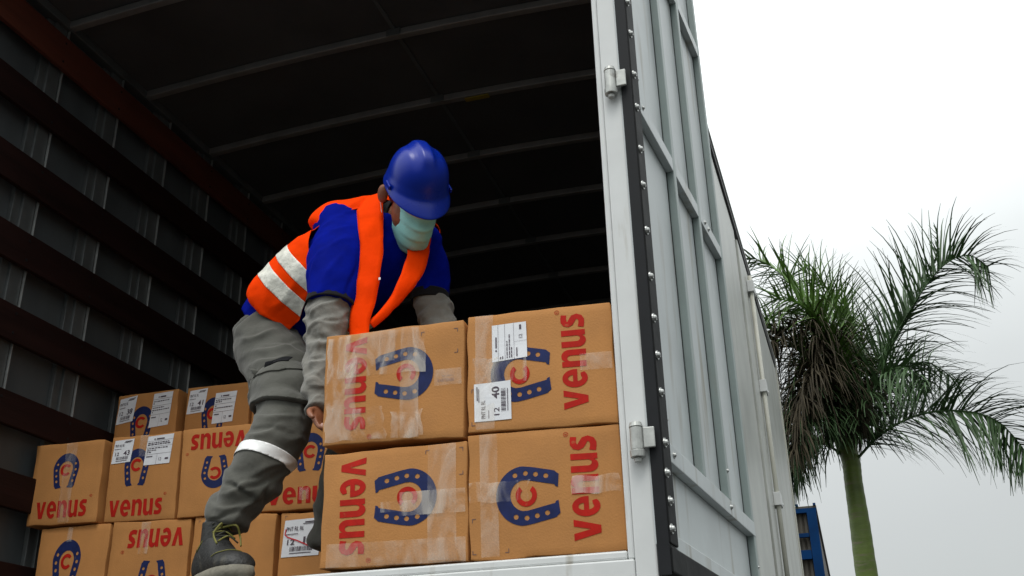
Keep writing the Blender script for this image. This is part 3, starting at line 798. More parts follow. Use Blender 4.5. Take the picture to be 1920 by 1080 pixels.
a4 = back('', YA, -1.900, -1.490, 2.205, 2.190, 1.798, 1.786, 28, 'upright carton between the trouser leg and the front stack', 0)
a4.print_brand('up', text=(.10, .97, .06, .255), shoe=(.60, .18, .42, .86), cee=(.60, .645, .08, .075)); a4.tape(.50, .62, .10, .24, seed=35, m='film')
# upper row, one carton further in
YT = 1.66
t1 = back('', YT, -3.090, -2.710, 2.628, 2.626, 2.240, 2.240, 29, 'labelled carton at the left end of the top row', -.002)
t1.print_brand('up', text=(.08, .86, .03, .14), shoe=(.44, .185, .30, .80), cee=(.43, .565, .085, .085))
t1.label([(.04, .94), (.325, .975), (.29, .60), (.01, .57)], 'size', '38', seed=7); t1.label([(.60, .965), (.915, .975), (.88, .49), (.57, .47)], 'list', seed=8)
t2 = back('', YT, -2.655, -2.270, 2.622, 2.612, 2.238, 2.238, 30, 'labelled carton second from the left in the top row', -.002)
t2.print_brand('up', text=(.08, .86, .03, .14), shoe=(.45, .185, .30, .82), cee=(.44, .58, .085, .085))
t2.label([(.05, .95), (.33, .97), (.30, .62), (.02, .61)], 'size', '41', seed=10); t2.label([(.47, .875), (.80, .885), (.76, .44), (.44, .43)], 'list', seed=11)
t3 = back('', YT, -2.258, -1.875, 2.625, 2.615, 2.236, 2.236, 31, 'carton at the right end of the top row behind the thigh', 0)

# ------------------------------------------------------------------ the worker
worker = root_at(empty('person', (-1.38, .40, FZ), 'person in blue helmet, face mask and orange vest bending to lift a carton', 'person'))
def part(name, bm, m, smooth=True, parent=None, bevel=0.0): return link(name, bm_mesh(bm, name), m, parent or worker, smooth=smooth, bevel=bevel)
V = lambda t: Vector(t)
# body frame
AX = Vector((.70, -.10, .70)).normalized()             # pelvis to neck
LT = Vector((.74, .63, -.26)); LT = (LT - AX * LT.dot(AX) * .6).normalized()     # right shoulder to left shoulder
# head frame (his left, face, crown)
def camvec(a, b, c): return (c_r * a + c_u * b - c_f * c)
CR = camvec(.23, .84, .50).normalized()
FA = camvec(.35, -.46, .80); FA = (FA - CR * FA.dot(CR)).normalized()
LE = CR.cross(FA) * -1
if LE.dot(c_r) < 0: LE = -LE
HC = V((-0.7832, 0.3000, 2.8002))
def H(l, f, c, k=1.0): return HC + LE * l * k + FA * f * k + CR * c * k
def HF(l, f, c): return H(l, f, c, 1.36)

def sl(p, *r): return (*p, *r)
torso = [sl((-1.4895, 0.5200, 2.3471), .165, .125), sl((-1.3788, 0.5000, 2.4263), .185, .140), sl((-1.1980, 0.4700, 2.5085), .200, .145), sl((-1.0430, 0.4500, 2.5830), .195, .135),
         sl((-0.9765, 0.4500, 2.6690), .160, .105), sl((-0.9413, 0.4500, 2.7349), .085, .075)]
arm_r = [sl((-1.1355, 0.3800, 2.6938), .085, .085), sl((-1.1174, 0.3300, 2.5318), .125, .110), sl((-1.1049, 0.2900, 2.3998), .108, .100), sl((-1.1056, 0.2650, 2.3088), .092, .090)]
arm_l = [sl((-0.8767, 0.5600, 2.6801), .080, .080), sl((-0.8440, 0.5800, 2.5758), .082, .085), sl((-0.8338, 0.5800, 2.4800), .076, .080), sl((-0.8335, 0.5750, 2.4176), .072, .075)]
und_r = [sl((-1.1101, 0.2700, 2.3484), .078, .078), sl((-1.1138, 0.2500, 2.2334), .080, .078), sl((-1.1095, 0.2200, 2.1173), .062, .062), sl((-1.0869, 0.1700, 1.9766), .052, .052), sl((-1.0713, 0.1350, 1.8708), .043, .041)]
und_l = [sl((-0.8340, 0.5750, 2.4662), .062, .062), sl((-0.8047, 0.5600, 2.3525), .068, .066), sl((-0.7485, 0.5300, 2.2220), .054, .052), sl((-0.7049, 0.5000, 2.1194), .042, .040)]
leg_r = [sl((-1.4943, 0.4800, 2.3238), .135, .140), sl((-1.4061, 0.4200, 2.1652), .128, .132), sl((-1.3197, 0.3500, 2.0039), .108, .112), sl((-1.2896, 0.2800, 1.8740), .102, .106), sl((-1.3105, 0.2400, 1.7673), .100, .104),
         sl((-1.3683, 0.2250, 1.6545), .092, .098), sl((-1.4178, 0.2150, 1.5724), .082, .088), sl((-1.4308, 0.2050, 1.5107), .076, .084)]
leg_l = [sl((-1.4379, 0.6000, 2.3062), .120, .125), sl((-1.2924, 0.5700, 2.1295), .112, .115), sl((-1.1423, 0.5400, 1.9298), .098, .100), sl((-1.1606, 0.5700, 1.7728), .088, .092), sl((-1.2119, 0.6000, 1.6212), .082, .088), sl((-1.2383, 0.6050, 1.4892), .080, .086)]

# --- skin body: one continuous mesh
bm = bmesh.new()
thin = lambda L, k: [(*q[:3], q[3] * k, q[4] * k) for q in L]
tube_into(bm, thin(torso, .80), LT)
tube_into(bm, thin(leg_r, .66), LT); tube_into(bm, thin(leg_l, .66), LT)
for L in (arm_r, arm_l, und_r, und_l): tube_into(bm, thin(L, .66), (1, 0, 0))
neck0 = V(torso[-1][:3])
tube_into(bm, [sl(neck0, .062, .062), sl(H(0, -.02, -.13), .060, .060), sl(H(0, -.015, -.05), .062, .062)], LE, n=5)
ell_into(bm, HF(0, -.005, -.005), (LE, FA, CR), (.0980, .1240, .1150), 24, 14)             # skull
ell_into(bm, HF(0, .030, -.075), (LE, FA, CR), (0.0928, 0.0844, 0.1122), 20, 12)             # face and jaw
ell_into(bm, HF(0, .060, -.135), (LE, FA, CR), (0.0448, 0.0396, 0.0344), 14, 8)              # chin
tube_into(bm, [sl(HF(0, .092, -.030), .009, .010), sl(HF(0, .106, -.060), .014, .013), sl(HF(0, .102, -.075), .016, .010)], LE, n=4, seg=10)
for sg in (-1, 1):
    ell_into(bm, HF(sg * .090, -.012, -.045), ((LE * .45 + FA * .2 * sg).normalized(), (FA - LE * .5 * sg).normalized(), CR), (.015, .027, .040), 12, 8)   # ear
    ell_into(bm, HF(sg * .030, .082, -.012), (LE, FA, CR), (0.0344, 0.0212, 0.0132), 10, 6)                                           # brow
# hands: palm plus five separate fingers
def hand(bm, wrist, palm_dir, finger_dir, thumb_dir, curl, sc=1.0):
    w = V(wrist); pd = V(palm_dir).normalized(); fd = V(finger_dir).normalized(); td = V(thumb_dir).normalized()
    side = td
    ell_into(bm, w + pd * .045 * sc, (side, pd, pd.cross(side).normalized()), (.042 * sc, .055 * sc, .017 * sc), 14, 8)
    for i, (off, ln) in enumerate(((.030, .92), (.010, 1.0), (-.011, .94), (-.031, .76))):
        p0 = w + pd * .075 * sc + side * off * sc
        p1 = p0 + (pd * .8 + fd * .35).normalized() * .036 * ln * sc
        p2 = p1 + (pd * .45 + fd * .9).normalized() * .027 * ln * sc
        p3 = p2 + (fd + pd * (.25 - curl)).normalized() * .021 * ln * sc
        tube_into(bm, [sl(p0 - pd * .02, .0098, .0095), sl(p1, .0092, .009), sl(p2, .0086, .0082), sl(p3, .0066, .006)], side, n=4, seg=10)
    t0 = w + pd * .022 * sc + side * .030 * sc
    t1 = t0 + (side * .8 + pd * .6).normalized() * .034 * sc; t2 = t1 + (pd * .85 + side * .3 + fd * .25).normalized() * .030 * sc; t3 = t2 + (pd * .8 + fd * .55).normalized() * .020 * sc
    tube_into(bm, [sl(t0, .0125, .012), sl(t1, .0115, .011), sl(t2, .0105, .0098), sl(t3, .0075, .007)], fd, n=4, seg=10)
    return t3, t2
WR = V((-1.0716, 0.1350, 1.8765)); WLh = V((-0.7049, 0.5000, 2.1279))
t3, t2 = hand(bm, WR, V((-1.0282, 0.0850, 1.7692)) - WR, (1, .10, -.10), (-.1, -1, .05), .1)
hand(bm, WLh, V((.05, -.12, -1)), (-.1, -1, -.1), (-1, .1, .2), .1)
body = link('body', remesh(bm, .0042, 5, 'body'), M['skin'], worker, smooth=True)
bm = bmesh.new(); ell_into(bm, V((-1.0109, 0.0600, 1.7881)), ((0, 0, 1), (1, 0, 0), (0, 1, 0)), (.008, .0065, .0025), 12, 8)
part('thumb_nail', bm, M['nail'])
for sg in (-1, 1):
    bm = bmesh.new(); ell_into(bm, HF(sg * .031, .080, -.030), XYZ, (.0125,) * 3, 14, 10); part('eye', bm, M['eye'])
# short hair showing below the helmet
bm = bmesh.new(); ell_into(bm, H(0, -.022, -.012), (LE, FA, CR), (.107, .122, .128), 28, 18)
hm = bm_mesh(bm, 'hair'); v_, n_, t_ = mesh_np(hm)
g = [(Vector(p) - HC).dot(CR) * -1 + .02 - (Vector(p) - HC).dot(FA) * 1.6 - .03 for p in v_]
v6, tt = clip(np.concatenate([v_, n_], 1), t_, g); bpy.data.meshes.remove(hm)
shell('hair', v6, tt, .0, .003, M['hair'], worker)

# --- trousers
bm = bmesh.new()
tube_into(bm, [sl((-1.5156, 0.5300, 2.3919), .160, .128), sl((-1.4850, 0.5300, 2.3107), .160, .135), sl((-1.4232, 0.5200, 2.1966), .140, .125)], LT, n=5, seg=28)
tube_into(bm, leg_r, LT, seg=28); tube_into(bm, leg_l, LT, seg=28)
tr = remesh(bm, .0065, 24, 'trousers')
hem_r = V(leg_r[-1][:3]); hip_r = V(leg_r[0][:3]); kn_r = V(leg_r[3][:3])
def crease(p, ax, fr, wd):
    """Thin raised folds running along the ax direction."""
    q = p - Vector(ax) * p.dot(Vector(ax)) * .78
    return max(0.0, 1 - abs(mnoise.noise(q * fr)) * wd)
def fold_t(p, n):
    q = p - hem_r; h = p.z
    d = .010 * N(p.x * 5, p.y * 5, h * 9) + .006 * N(p.x * 11 + 3, p.y * 11, h * 20)
    w = 1 - sstep(1.50, 1.80, h)
    a = math.sin(h * 46 + 26 * p.x - 14 * p.y + 6 * N(p.x * 6, p.y * 6, h * 4)) * max(0, N(p.x * 5 + 2, p.y * 5, h * 7) + .25)
    d += (.35 + w) * .013 * a
    m_ = .5 + .5 * math.sin(h * 13 + 1.0)
    d += .0085 * crease(p, (.6, 0, .8), 7, 4.5) * m_ + .0060 * crease(p + Vector((3, 1, 2)), (-.75, .2, .65), 10, 4) * (1.2 - m_)
    k = math.exp(-((h - 1.98) / .12) ** 2)
    d += k * .005 * math.sin(h * 62 + p.x * 34 + 5 * N(p.x * 7, p.y * 7, h * 7)) * (.5 + N(p.x * 5, p.y * 5, 3))
    return d
displace(tr, fold_t)
def press_folds(me, lines, toward=(.35, -.90, -.25)):
    """Works named folds into cloth: each line is (from, to, height, width), on the side turned the given way."""
    v, n, _ = mesh_np(me); w = np.array(toward) / np.linalg.norm(toward)
    e1 = np.cross(w, (0, 0, 1)); e1 /= np.linalg.norm(e1); e2 = np.cross(e1, w)
    q = np.stack([v @ e1, v @ e2], 1); face = np.clip((n @ w) * 1.6 + .25, 0, 1); d = np.zeros(len(v))
    for a, b, h, wd_ in lines:
        a2 = np.array([np.dot(a, e1), np.dot(a, e2)]); b2 = np.array([np.dot(b, e1), np.dot(b, e2)]); ab = b2 - a2; L = np.hypot(*ab)
        t = np.clip((q - a2) @ ab / L ** 2, 0, 1); c = a2 + t[:, None] * ab
        nn_ = np.array([-ab[1], ab[0]]) / L; sd_ = (q - c) @ nn_ + .010 * np.sin(t * 5 + h * 900); r = np.hypot(*(q - c).T)
        prof = np.where(sd_ > 0, np.exp(-(sd_ / wd_) ** 2), np.exp(-(sd_ / (wd_ * .45)) ** 2)) * np.exp(-(np.maximum(0, r - np.abs(sd_)) / (wd_ * 1.5)) ** 2)
        d += h * prof * (np.sin(math.pi * np.clip(t, .06, .94)) ** .6) * face
    me.vertices.foreach_set('co', (v + n * d[:, None]).ravel()); me.update()
press_folds(tr, [
    ((-1.5594, 0.4000, 2.2852), (-1.3779, 0.3600, 2.2858), .010, .016), ((-1.4984, 0.3800, 2.2075), (-1.2717, 0.3400, 2.2243), .009, .018), ((-1.4678, 0.3600, 2.1486), (-1.3078, 0.3300, 2.1737), .008, .014), ((-1.4078, 0.3600, 2.2281), (-1.2124, 0.3400, 2.1689), .007, .014),
    ((-1.4408, 0.3300, 2.0881), (-1.3548, 0.3100, 2.1089), -.016, .018), ((-1.4462, 0.3200, 2.0097), (-1.4187, 0.3200, 2.1076), .012, .012),
    ((-1.4470, 0.3000, 1.9479), (-1.2072, 0.2600, 1.8872), .010, .014), ((-1.4212, 0.2800, 1.8884), (-1.2246, 0.2400, 1.8323), -.009, .016), ((-1.4291, 0.2600, 1.8397), (-1.2583, 0.2400, 1.8595), .009, .014), ((-1.2382, 0.3000, 2.0367), (-1.1762, 0.2500, 1.8142), .008, .014),
    ((-1.1947, 0.2000, 1.7114), (-1.3482, 0.2000, 1.6848), .010, .016), ((-1.2024, 0.2000, 1.6746), (-1.3756, 0.2000, 1.6402), -.009, .014), ((-1.4411, 0.2000, 1.6651), (-1.3259, 0.1900, 1.6149), -.014, .012), ((-1.4528, 0.2000, 1.6341), (-1.3187, 0.1900, 1.6515), .011, .012),
    ((-1.2770, 0.1900, 1.6477), (-1.3886, 0.1900, 1.5101), .008, .010), ((-1.4867, 0.2000, 1.5940), (-1.3262, 0.1800, 1.5668), .010, .013), ((-1.4927, 0.2000, 1.5517), (-1.3656, 0.1800, 1.5482), -.010, .012), ((-1.2990, 0.2000, 1.5961), (-1.3152, 0.2000, 1.4969), .014, .016), ((-1.2606, 0.2000, 1.6297), (-1.3334, 0.1900, 1.5365), -.009, .012)])
link('trousers', tr, M['grey_trouser'], worker, smooth=True)
v_, n_, t_ = mesh_np(tr); row = np.concatenate([v_, n_], 1)
def leg_axis(p): return None
# reflective band round the near leg, tilted as the cloth hangs
ba = V((-1.4179, 0.2000, 1.7759)); bb = V((-1.1813, 0.2000, 1.7252)); bn = (kn_r - V(leg_r[5][:3])).normalized()
bn = (bn - (bb - ba).normalized() * bn.dot((bb - ba).normalized())).normalized()
bc = (ba + bb) / 2
near = np.array([.16 - (V(p) - V(leg_r[4][:3])).length for p in v_])
sd1 = np.array([.0205 - abs((V(p) - bc).dot(bn)) for p in v_])
r1, t1_ = clip(np.concatenate([row, near[:, None]], 1), t_, sd1)
r1, t1_ = clip(r1, t1_, r1[:, 6])
shell('reflective_band', r1, t1_, .0025, .002, M['reflective_white'], worker)
# cargo pocket with flap and dark closure on the near thigh
def patch(name, quad, off, thick, m, yref, depth=.20, src=None):
    """Cut a cloth patch out of the trouser surface inside a quad seen square-on from outside."""
    q = [V(p) for p in quad]; cen = sum(q, Vector()) / 4; nrm = (q[1] - q[0]).cross(q[3] - q[0]).normalized()
    vv, tt = row, t_
    vn = np.array(vv); g0 = (vn[:, :3] - np.array(cen)) @ np.array(nrm)
    if nrm.y > 0: nrm = -nrm; g0 = -g0
    vv, tt = clip(vn, tt, (vn[:, 3:6] @ np.array(nrm)) - .05)
    for i in range(4):
        a, b = q[i], q[(i + 1) % 4]; e = nrm.cross(b - a).normalized()
        if e.dot(cen - a) < 0: e = -e
        vv, tt = clip(vv, tt, (vv[:, :3] - np.array(a)) @ np.array(e))
    vv, tt = clip(vv, tt, .16 - np.abs((vv[:, :3] - np.array(cen)) @ np.array(nrm)))
    return shell(name, vv, tt, off, thick, m, worker)
patch('cargo_pocket', ((-1.4056, 0.3000, 2.0866), (-1.1895, 0.3000, 2.0929), (-1.1670, 0.3000, 1.9342), (-1.4359, 0.3000, 1.9734)), .004, .020, M['grey_trouser'], .3)
patch('pocket_flap', ((-1.4112, 0.3000, 2.1000), (-1.1991, 0.3000, 2.1067), (-1.1877, 0.3000, 2.0636), (-1.4057, 0.3000, 2.0614)), .023, .007, M['grey_trouser'], .3)
patch('pocket_closure', ((-1.3500, 0.3000, 2.1177), (-1.2838, 0.3000, 2.1240), (-1.2799, 0.3000, 2.1003), (-1.3523, 0.3000, 2.0905)), .030, .003, M['black_cloth'], .3)

# --- grey under-sleeves
def fold_s(p, n): return .012 * N(p.x * 9, p.y * 9, p.z * 16) + .007 * math.sin(p.z * 80 + p.x * 60 - p.y * 30 + 8 * N(p.x * 8, p.y * 8, p.z * 6)) * max(0, .2 + N(p.x * 9, p.y * 9, p.z * 8)) * 1.5 + .004 * N(p.x * 24, p.y * 24, p.z * 40) + .008 * crease(p, (.85, 0, .5), 13, 3.5)
for L in (und_r, und_l):
    bm = bmesh.new(); tube_into(bm, L, (1, 0, 0), seg=24)
    me = remesh(bm, .0055, 6, 'under_sleeve'); displace(me, fold_s)
    if L is und_r:
        press_folds(me, [((-1.1479, 0.1800, 2.2075), (-1.0171, 0.1800, 2.2221), .008, .012), ((-1.1442, 0.1700, 2.1617), (-1.0182, 0.1700, 2.1281), -.008, .012), ((-1.1407, 0.1600, 2.1207), (-1.0288, 0.1600, 2.1462), .009, .011), ((-1.1245, 0.1500, 2.0785), (-1.0356, 0.1500, 2.0508), -.009, .011),
            ((-1.1212, 0.1400, 2.0425), (-1.0276, 0.1400, 2.0703), .009, .010), ((-1.1050, 0.1300, 1.9975), (-1.0298, 0.1300, 1.9724), -.007, .010), ((-1.0967, 0.1200, 1.9463), (-1.0285, 0.1200, 1.9652), .008, .010), ((-1.0846, 0.1100, 1.8993), (-1.0286, 0.1100, 1.9080), .006, .009), ((-1.1033, 0.1800, 2.2471), (-1.0977, 0.1500, 2.0509), .006, .010)])
    link('under_sleeve', me, M['grey_sleeve'], worker, smooth=True)

# --- blue shirt
bm = bmesh.new()
tube_into(bm, torso, LT, n=8, seg=32)
tube_into(bm, arm_r, (1, 0, 0), n=8, seg=28); tube_into(bm, arm_l, (1, 0, 0), n=8, seg=24)
ell_into(bm, V((-1.1516, 0.4100, 2.7281)), (LT, AX, LT.cross(AX).normalized()), (.106, .102, .108), 20, 12)
ell_into(bm, V((-1.2418, 0.4200, 2.6449)), (LT, AX, LT.cross(AX).normalized()), (.070, .070, .09), 20, 12)
ell_into(bm, V((-0.8703, 0.5500, 2.6743)), (LT, AX, LT.cross(AX).normalized()), (.085, .09, .085), 20, 12)
sh = remesh(bm, .0075, 9, 't_shirt')
cuff_c = V(arm_r[-1][:3])
def fold_b(p, n):
    d = .006 * N(p.x * 5, p.y * 5, p.z * 5) + .003 * N(p.x * 14, p.y * 14, p.z * 9)
    d += .0030 * crease(p, (.35, -.1, .93), 8, 4) + .003 * crease(p + Vector((1, 2, 3)), (.8, 0, .6), 11, 4)
    a = (p - V((-1.2282, 0.3500, 2.5357))).length
    d += .007 * math.exp(-(a / .10) ** 2) * math.sin(p.z * 66 - p.x * 44 + 3 * N(p.x * 6, p.y * 6, p.z * 6))
    return d
displace(sh, fold_b)
press_folds(sh, [((-1.1723, 0.2200, 2.3373), (-1.1582, 0.2500, 2.5933), .007, .014), ((-1.1388, 0.2000, 2.3134), (-1.0503, 0.2200, 2.5158), .006, .018), ((-1.0093, 0.2000, 2.3046), (-0.9983, 0.2400, 2.5164), -.006, .014), ((-1.1767, 0.2800, 2.6525), (-1.0221, 0.2800, 2.6441), .0035, .008),
    ((-0.8803, 0.3400, 2.3424), (-0.8275, 0.3600, 2.5434), .008, .018), ((-0.9348, 0.3400, 2.3506), (-0.9069, 0.3400, 2.5246), -.006, .016), ((-0.8299, 0.4800, 2.4260), (-0.7606, 0.5000, 2.5269), .006, .014)])
link('t_shirt', sh, M['blue_cloth'], worker, smooth=True)
for L in (arm_r, arm_l):
    a, b = V(L[-2][:3]), V(L[-1][:3]); d = (b - a).normalized()
    r0, r1_ = L[-1][3], L[-1][4]
    bm = bmesh.new(); c0 = b - d * .034; c1 = b + d * .008
    fn = lambda u, an: 1 + .02 * math.sin(3 * an + 1)
    tube_into(bm, [sl(c0, r0 * 1.02, r1_ * 1.02), sl(c1, r0 * 1.04, r1_ * 1.04)], (1, 0, 0), n=5, seg=32, caps=False, fn=fn)
    o = part('sleeve_cuff', bm, M['black_cloth']); s = o.modifiers.new('t', 'SOLIDIFY'); s.thickness = .004; s.offset = 0
# dark collar and undershirt
bm = bmesh.new(); nk = V(torso[-1][:3])
tube_into(bm, [sl(nk - AX * .02, .098, .085), sl(nk + AX * .025, .076, .074), sl(nk.lerp(H(0, -.02, -.13), .5) + AX * .006, .069, .068)], LE, n=5, seg=28, caps=False)
o = part('collar', bm, M['black_cloth']); s = o.modifiers.new('t', 'SOLIDIFY'); s.thickness = .005
# shirt tail hanging below the vest
def sheet_grid(name, rows, m, thick=.004, n=6, wr=.003):
    """Cloth ribbon through rows of (left, right) points."""
    Lf = crom([r[0] for r in rows], n); Rt = crom([r[1] for r in rows], n); k = 6
    bm = bmesh.new(); G = []
    for i, (a, b) in enumerate(zip(Lf, Rt)):
        a, b = Vector(a), Vector(b); rr = []
        for j in range(k + 1):
            p = a.lerp(b, j / k); p.y += 2.2 * wr * N(p.x * 14, 2.0, p.z * 14) - .010 * math.sin(math.pi * j / k) - .007 * crease(p, (.2, 0, .97), 16, 4)
            rr.append(bm.verts.new(p))
        G.append(rr)
    for i in range(len(G) - 1):
        for j in range(k): bm.faces.new((G[i][j], G[i][j + 1], G[i + 1][j + 1], G[i + 1][j]))
    o = part(name, bm, m); s = o.modifiers.new('t', 'SOLIDIFY'); s.thickness = thick; s.offset = 0
    return o

# --- orange vest: a shell a little outside the shirt, open in front
bm = bmesh.new()
tube_into(bm, [sl((-1.4295, 0.5100, 2.3908), .198, .156), sl((-1.3743, 0.5000, 2.4303), .208, .162), sl((-1.1982, 0.4700, 2.5132), .222, .166), sl((-1.0479, 0.4500, 2.5933), .198, .146),
               sl((-0.9769, 0.4500, 2.6810), .165, .115), sl((-0.9371, 0.4500, 2.7510), .085, .080)], LT, n=8, seg=40)
tube_into(bm, [sl((-0.9651, 0.4700, 2.7856), .062, .062), sl((-1.0548, 0.4500, 2.7818), .070, .070), sl((-1.1618, 0.4300, 2.7421), .098, .100), sl((-1.2156, 0.4100, 2.6885), .088, .098)], AX, n=5, seg=22)
tube_into(bm, [sl((-0.9460, 0.4800, 2.7823), .060, .060), sl((-0.8886, 0.5300, 2.7236), .078, .078), sl((-0.8604, 0.5600, 2.6749), .078, .080)], AX, n=5, seg=22)
vm = remesh(bm, .0075, 10, 'vest')
displace(vm, lambda p, n: .007 * N(p.x * 5, p.y * 5 + 4, p.z * 5) + .004 * N(p.x * 12, p.y * 12, p.z * 12) + .006 * crease(p, (.5, .1, .85), 8, 4) + .004 * crease(p + Vector((2, 5, 1)), (.9, 0, -.3), 12, 4))
v_v, n_v, t_v = mesh_np(vm); rv = np.concatenate([v_v, n_v], 1)
P0 = np.array(torso[0][:3]); A_ = np.array(AX); L_ = np.array(LT); F_ = np.cross(L_, A_)
if F_[1] > 0: F_ = -F_
F_ /= np.linalg.norm(F_)
axc = crom([q[:3] for q in torso], 12)
def along(p): return (p - P0) @ A_
def frame(P):
    t = (P - P0) @ A_
    tc_ = np.array([(c - P0) @ A_ for c in axc]); ax_ = np.array(axc)
    cx = np.stack([np.interp(t, tc_, ax_[:, i]) for i in range(3)], 1)
    return t, (P - cx) @ L_, (P - cx) @ F_
tv, sv, fv = frame(v_v)
# opening in front: keep the back and the flanks
g_open = np.where(fv > -.02, np.abs(sv - .045) - (.035 + .100 * np.clip((tv - .14) / .16, 0, 1) + .09 * np.clip((tv - .34) / .06, 0, 1)), .05)
rows_, tris_ = clip(np.concatenate([rv, tv[:, None], sv[:, None], fv[:, None]], 1), t_v, np.minimum(g_open, .05))
# hem
rows_, tris_ = clip(rows_, tris_, rows_[:, 6] - (.062 + .022 * np.sin(rows_[:, 7] * 9 + 1.0)))
# neck hole
nkp = np.array(torso[-1][:3]) + A_ * .02
rows_, tris_ = clip(rows_, tris_, np.linalg.norm(rows_[:, :3] - np.array(H(0, -.01, -.12)), axis=1) - .082)
shc = V((-1.1155, 0.3600, 2.6194)); vd = (Vector(cam.location) - shc).normalized()
q_ = rows_[:, :3] - np.array(shc); dv = q_ @ np.array(vd); pr_ = np.linalg.norm(q_ - dv[:, None] * np.array(vd), axis=1)
rows_, tris_ = clip(rows_, tris_, np.maximum(pr_ - .130, -.035 - dv))
vest = shell('safety_vest', rows_, tris_, .005, .003, M['vest_orange'], worker)
for a, b in ((.165, .225), (.262, .322)):
    rr, tt = clip(rows_, tris_, np.minimum(rows_[:, 6] - a + .10 * (rows_[:, 8] - .05), b - rows_[:, 6] - .10 * (rows_[:, 8] - .05)))
    if len(tt): o = shell('reflective_strip', rr, tt, .0085, .0015, M['reflective'], vest)
# front panels hanging from the shoulders
sheet_grid('vest_panel', [((-1.0616, 0.4000, 2.8212), (-0.9807, 0.4200, 2.8608)), ((-1.0446, 0.3300, 2.7387), (-0.9515, 0.3650, 2.7659)), ((-1.0251, 0.2950, 2.6566), (-0.9288, 0.3250, 2.6637)), ((-0.9999, 0.2800, 2.5351), (-0.9161, 0.3000, 2.5304)), ((-1.0039, 0.2700, 2.4197), (-0.9191, 0.2850, 2.4129)),
                          ((-1.0177, 0.2620, 2.3204), (-0.9326, 0.2750, 2.3023)), ((-1.0212, 0.2580, 2.2445), (-0.9443, 0.2680, 2.2374)), ((-1.0174, 0.2580, 2.1599), (-0.9437, 0.2640, 2.1520))], M['vest_orange'])
sheet_grid('vest_panel', [((-0.9019, 0.5000, 2.7284), (-0.8170, 0.5300, 2.7525)), ((-0.8709, 0.4400, 2.6344), (-0.7921, 0.4800, 2.6636)), ((-0.8490, 0.3700, 2.5287), (-0.7790, 0.4100, 2.5126)), ((-0.8480, 0.3200, 2.4278), (-0.7949, 0.3550, 2.4014)),
                          ((-0.8805, 0.3050, 2.3433), (-0.8414, 0.3300, 2.3282)), ((-0.9171, 0.2900, 2.2781), (-0.8890, 0.3050, 2.2607)), ((-0.9559, 0.2750, 2.2354), (-0.9384, 0.2850, 2.2134))], M['vest_orange'])
# small white print on the shirt front
box('chest_print', -.004, .004, -.001, .001, -.005, .005, M['paper'], worker, bevel=0, mtx=Matrix.Translation(V((-0.9106, 0.2620, 2.3972))))

# --- helmet
bm = bmesh.new(); G = []; nth, nph = 26, 64
for i in range(nth + 1):
    th = (math.pi / 2) * (i / nth) ; rr = []
    for k in range(nph):
        ph = 2 * math.pi * k / nph
        l, f = math.cos(ph), math.sin(ph)
        sn, cs = math.sin(th) ** .84, max(0, math.cos(th)) ** .84
        a, b, h = .118, .142, .152
        rim = sstep(.90, 1.0, i / nth)
        k_ = 1 + .045 * rim
        x, y, z = a * sn * l * k_, b * sn * f * k_, h * cs
        fade = math.exp(-((i / nth - .42) / .30) ** 2) + (1 if i / nth < .42 else 0) * .5
        # central ridge with two grooves
        ridge = .013 * (1 - sstep(.018, .034, abs(x))) - .004 * math.exp(-((abs(x) - .050) / .012) ** 2)
        sc = ridge * sstep(.045, .085, z) * (1 - sstep(.075, .115, y))
        z += sc * .8; y *= 1 + sc * 1.2
        rr.append(bm.verts.new(H(x, y, z)))
    G.append(rr)
# peak and lower edge
for st in range(1, 5):
    u = st / 4; rr = []
    for k in range(nph):
        ph = 2 * math.pi * k / nph; l, f = math.cos(ph), math.sin(ph)
        front = max(0, f) ** 1.2
        side = max(0, 1 - abs(f) * 1.2)
        ext = u * (.010 + .050 * front * (1 - .15 * abs(l)))
        dz = -u * (.014 + .018 * front + .006 * side) - .014 * u * u * front
        x = .118 * 1.045 * l + ext * l * .45; y = .142 * 1.045 * f + ext * f
        rr.append(bm.verts.new(H(x, y, dz)))
    G.append(rr)
for i in range(len(G) - 1):
    for k in range(nph):
        j = (k + 1) % nph
        bm.faces.new((G[i][k], G[i][j], G[i + 1][j], G[i + 1][k]))
bmesh.ops.remove_doubles(bm, verts=bm.verts, dist=.0004)
hel = part('helmet', bm, M['helmet_blue'])
s = hel.modifiers.new('t', 'SOLIDIFY'); s.thickness = .0035; s.offset = -1
hel.modifiers.new('s', 'SUBSURF').render_levels = 1
# side slot cover
for sg in (-1, 1):
    bm = bmesh.new(); mt = Matrix.Translation(H(sg * .124, .030, .004)) @ Matrix(((FA.x, LE.x, CR.x, 0), (FA.y, LE.y, CR.y, 0), (FA.z, LE.z, CR.z, 0), (0, 0, 0, 1)))
    box_into(bm, -.026, .026, -.004, .004, -.012, .006, mt)
    part('helmet_slot', bm, M['helmet_blue'], False, parent=hel, bevel=.003)

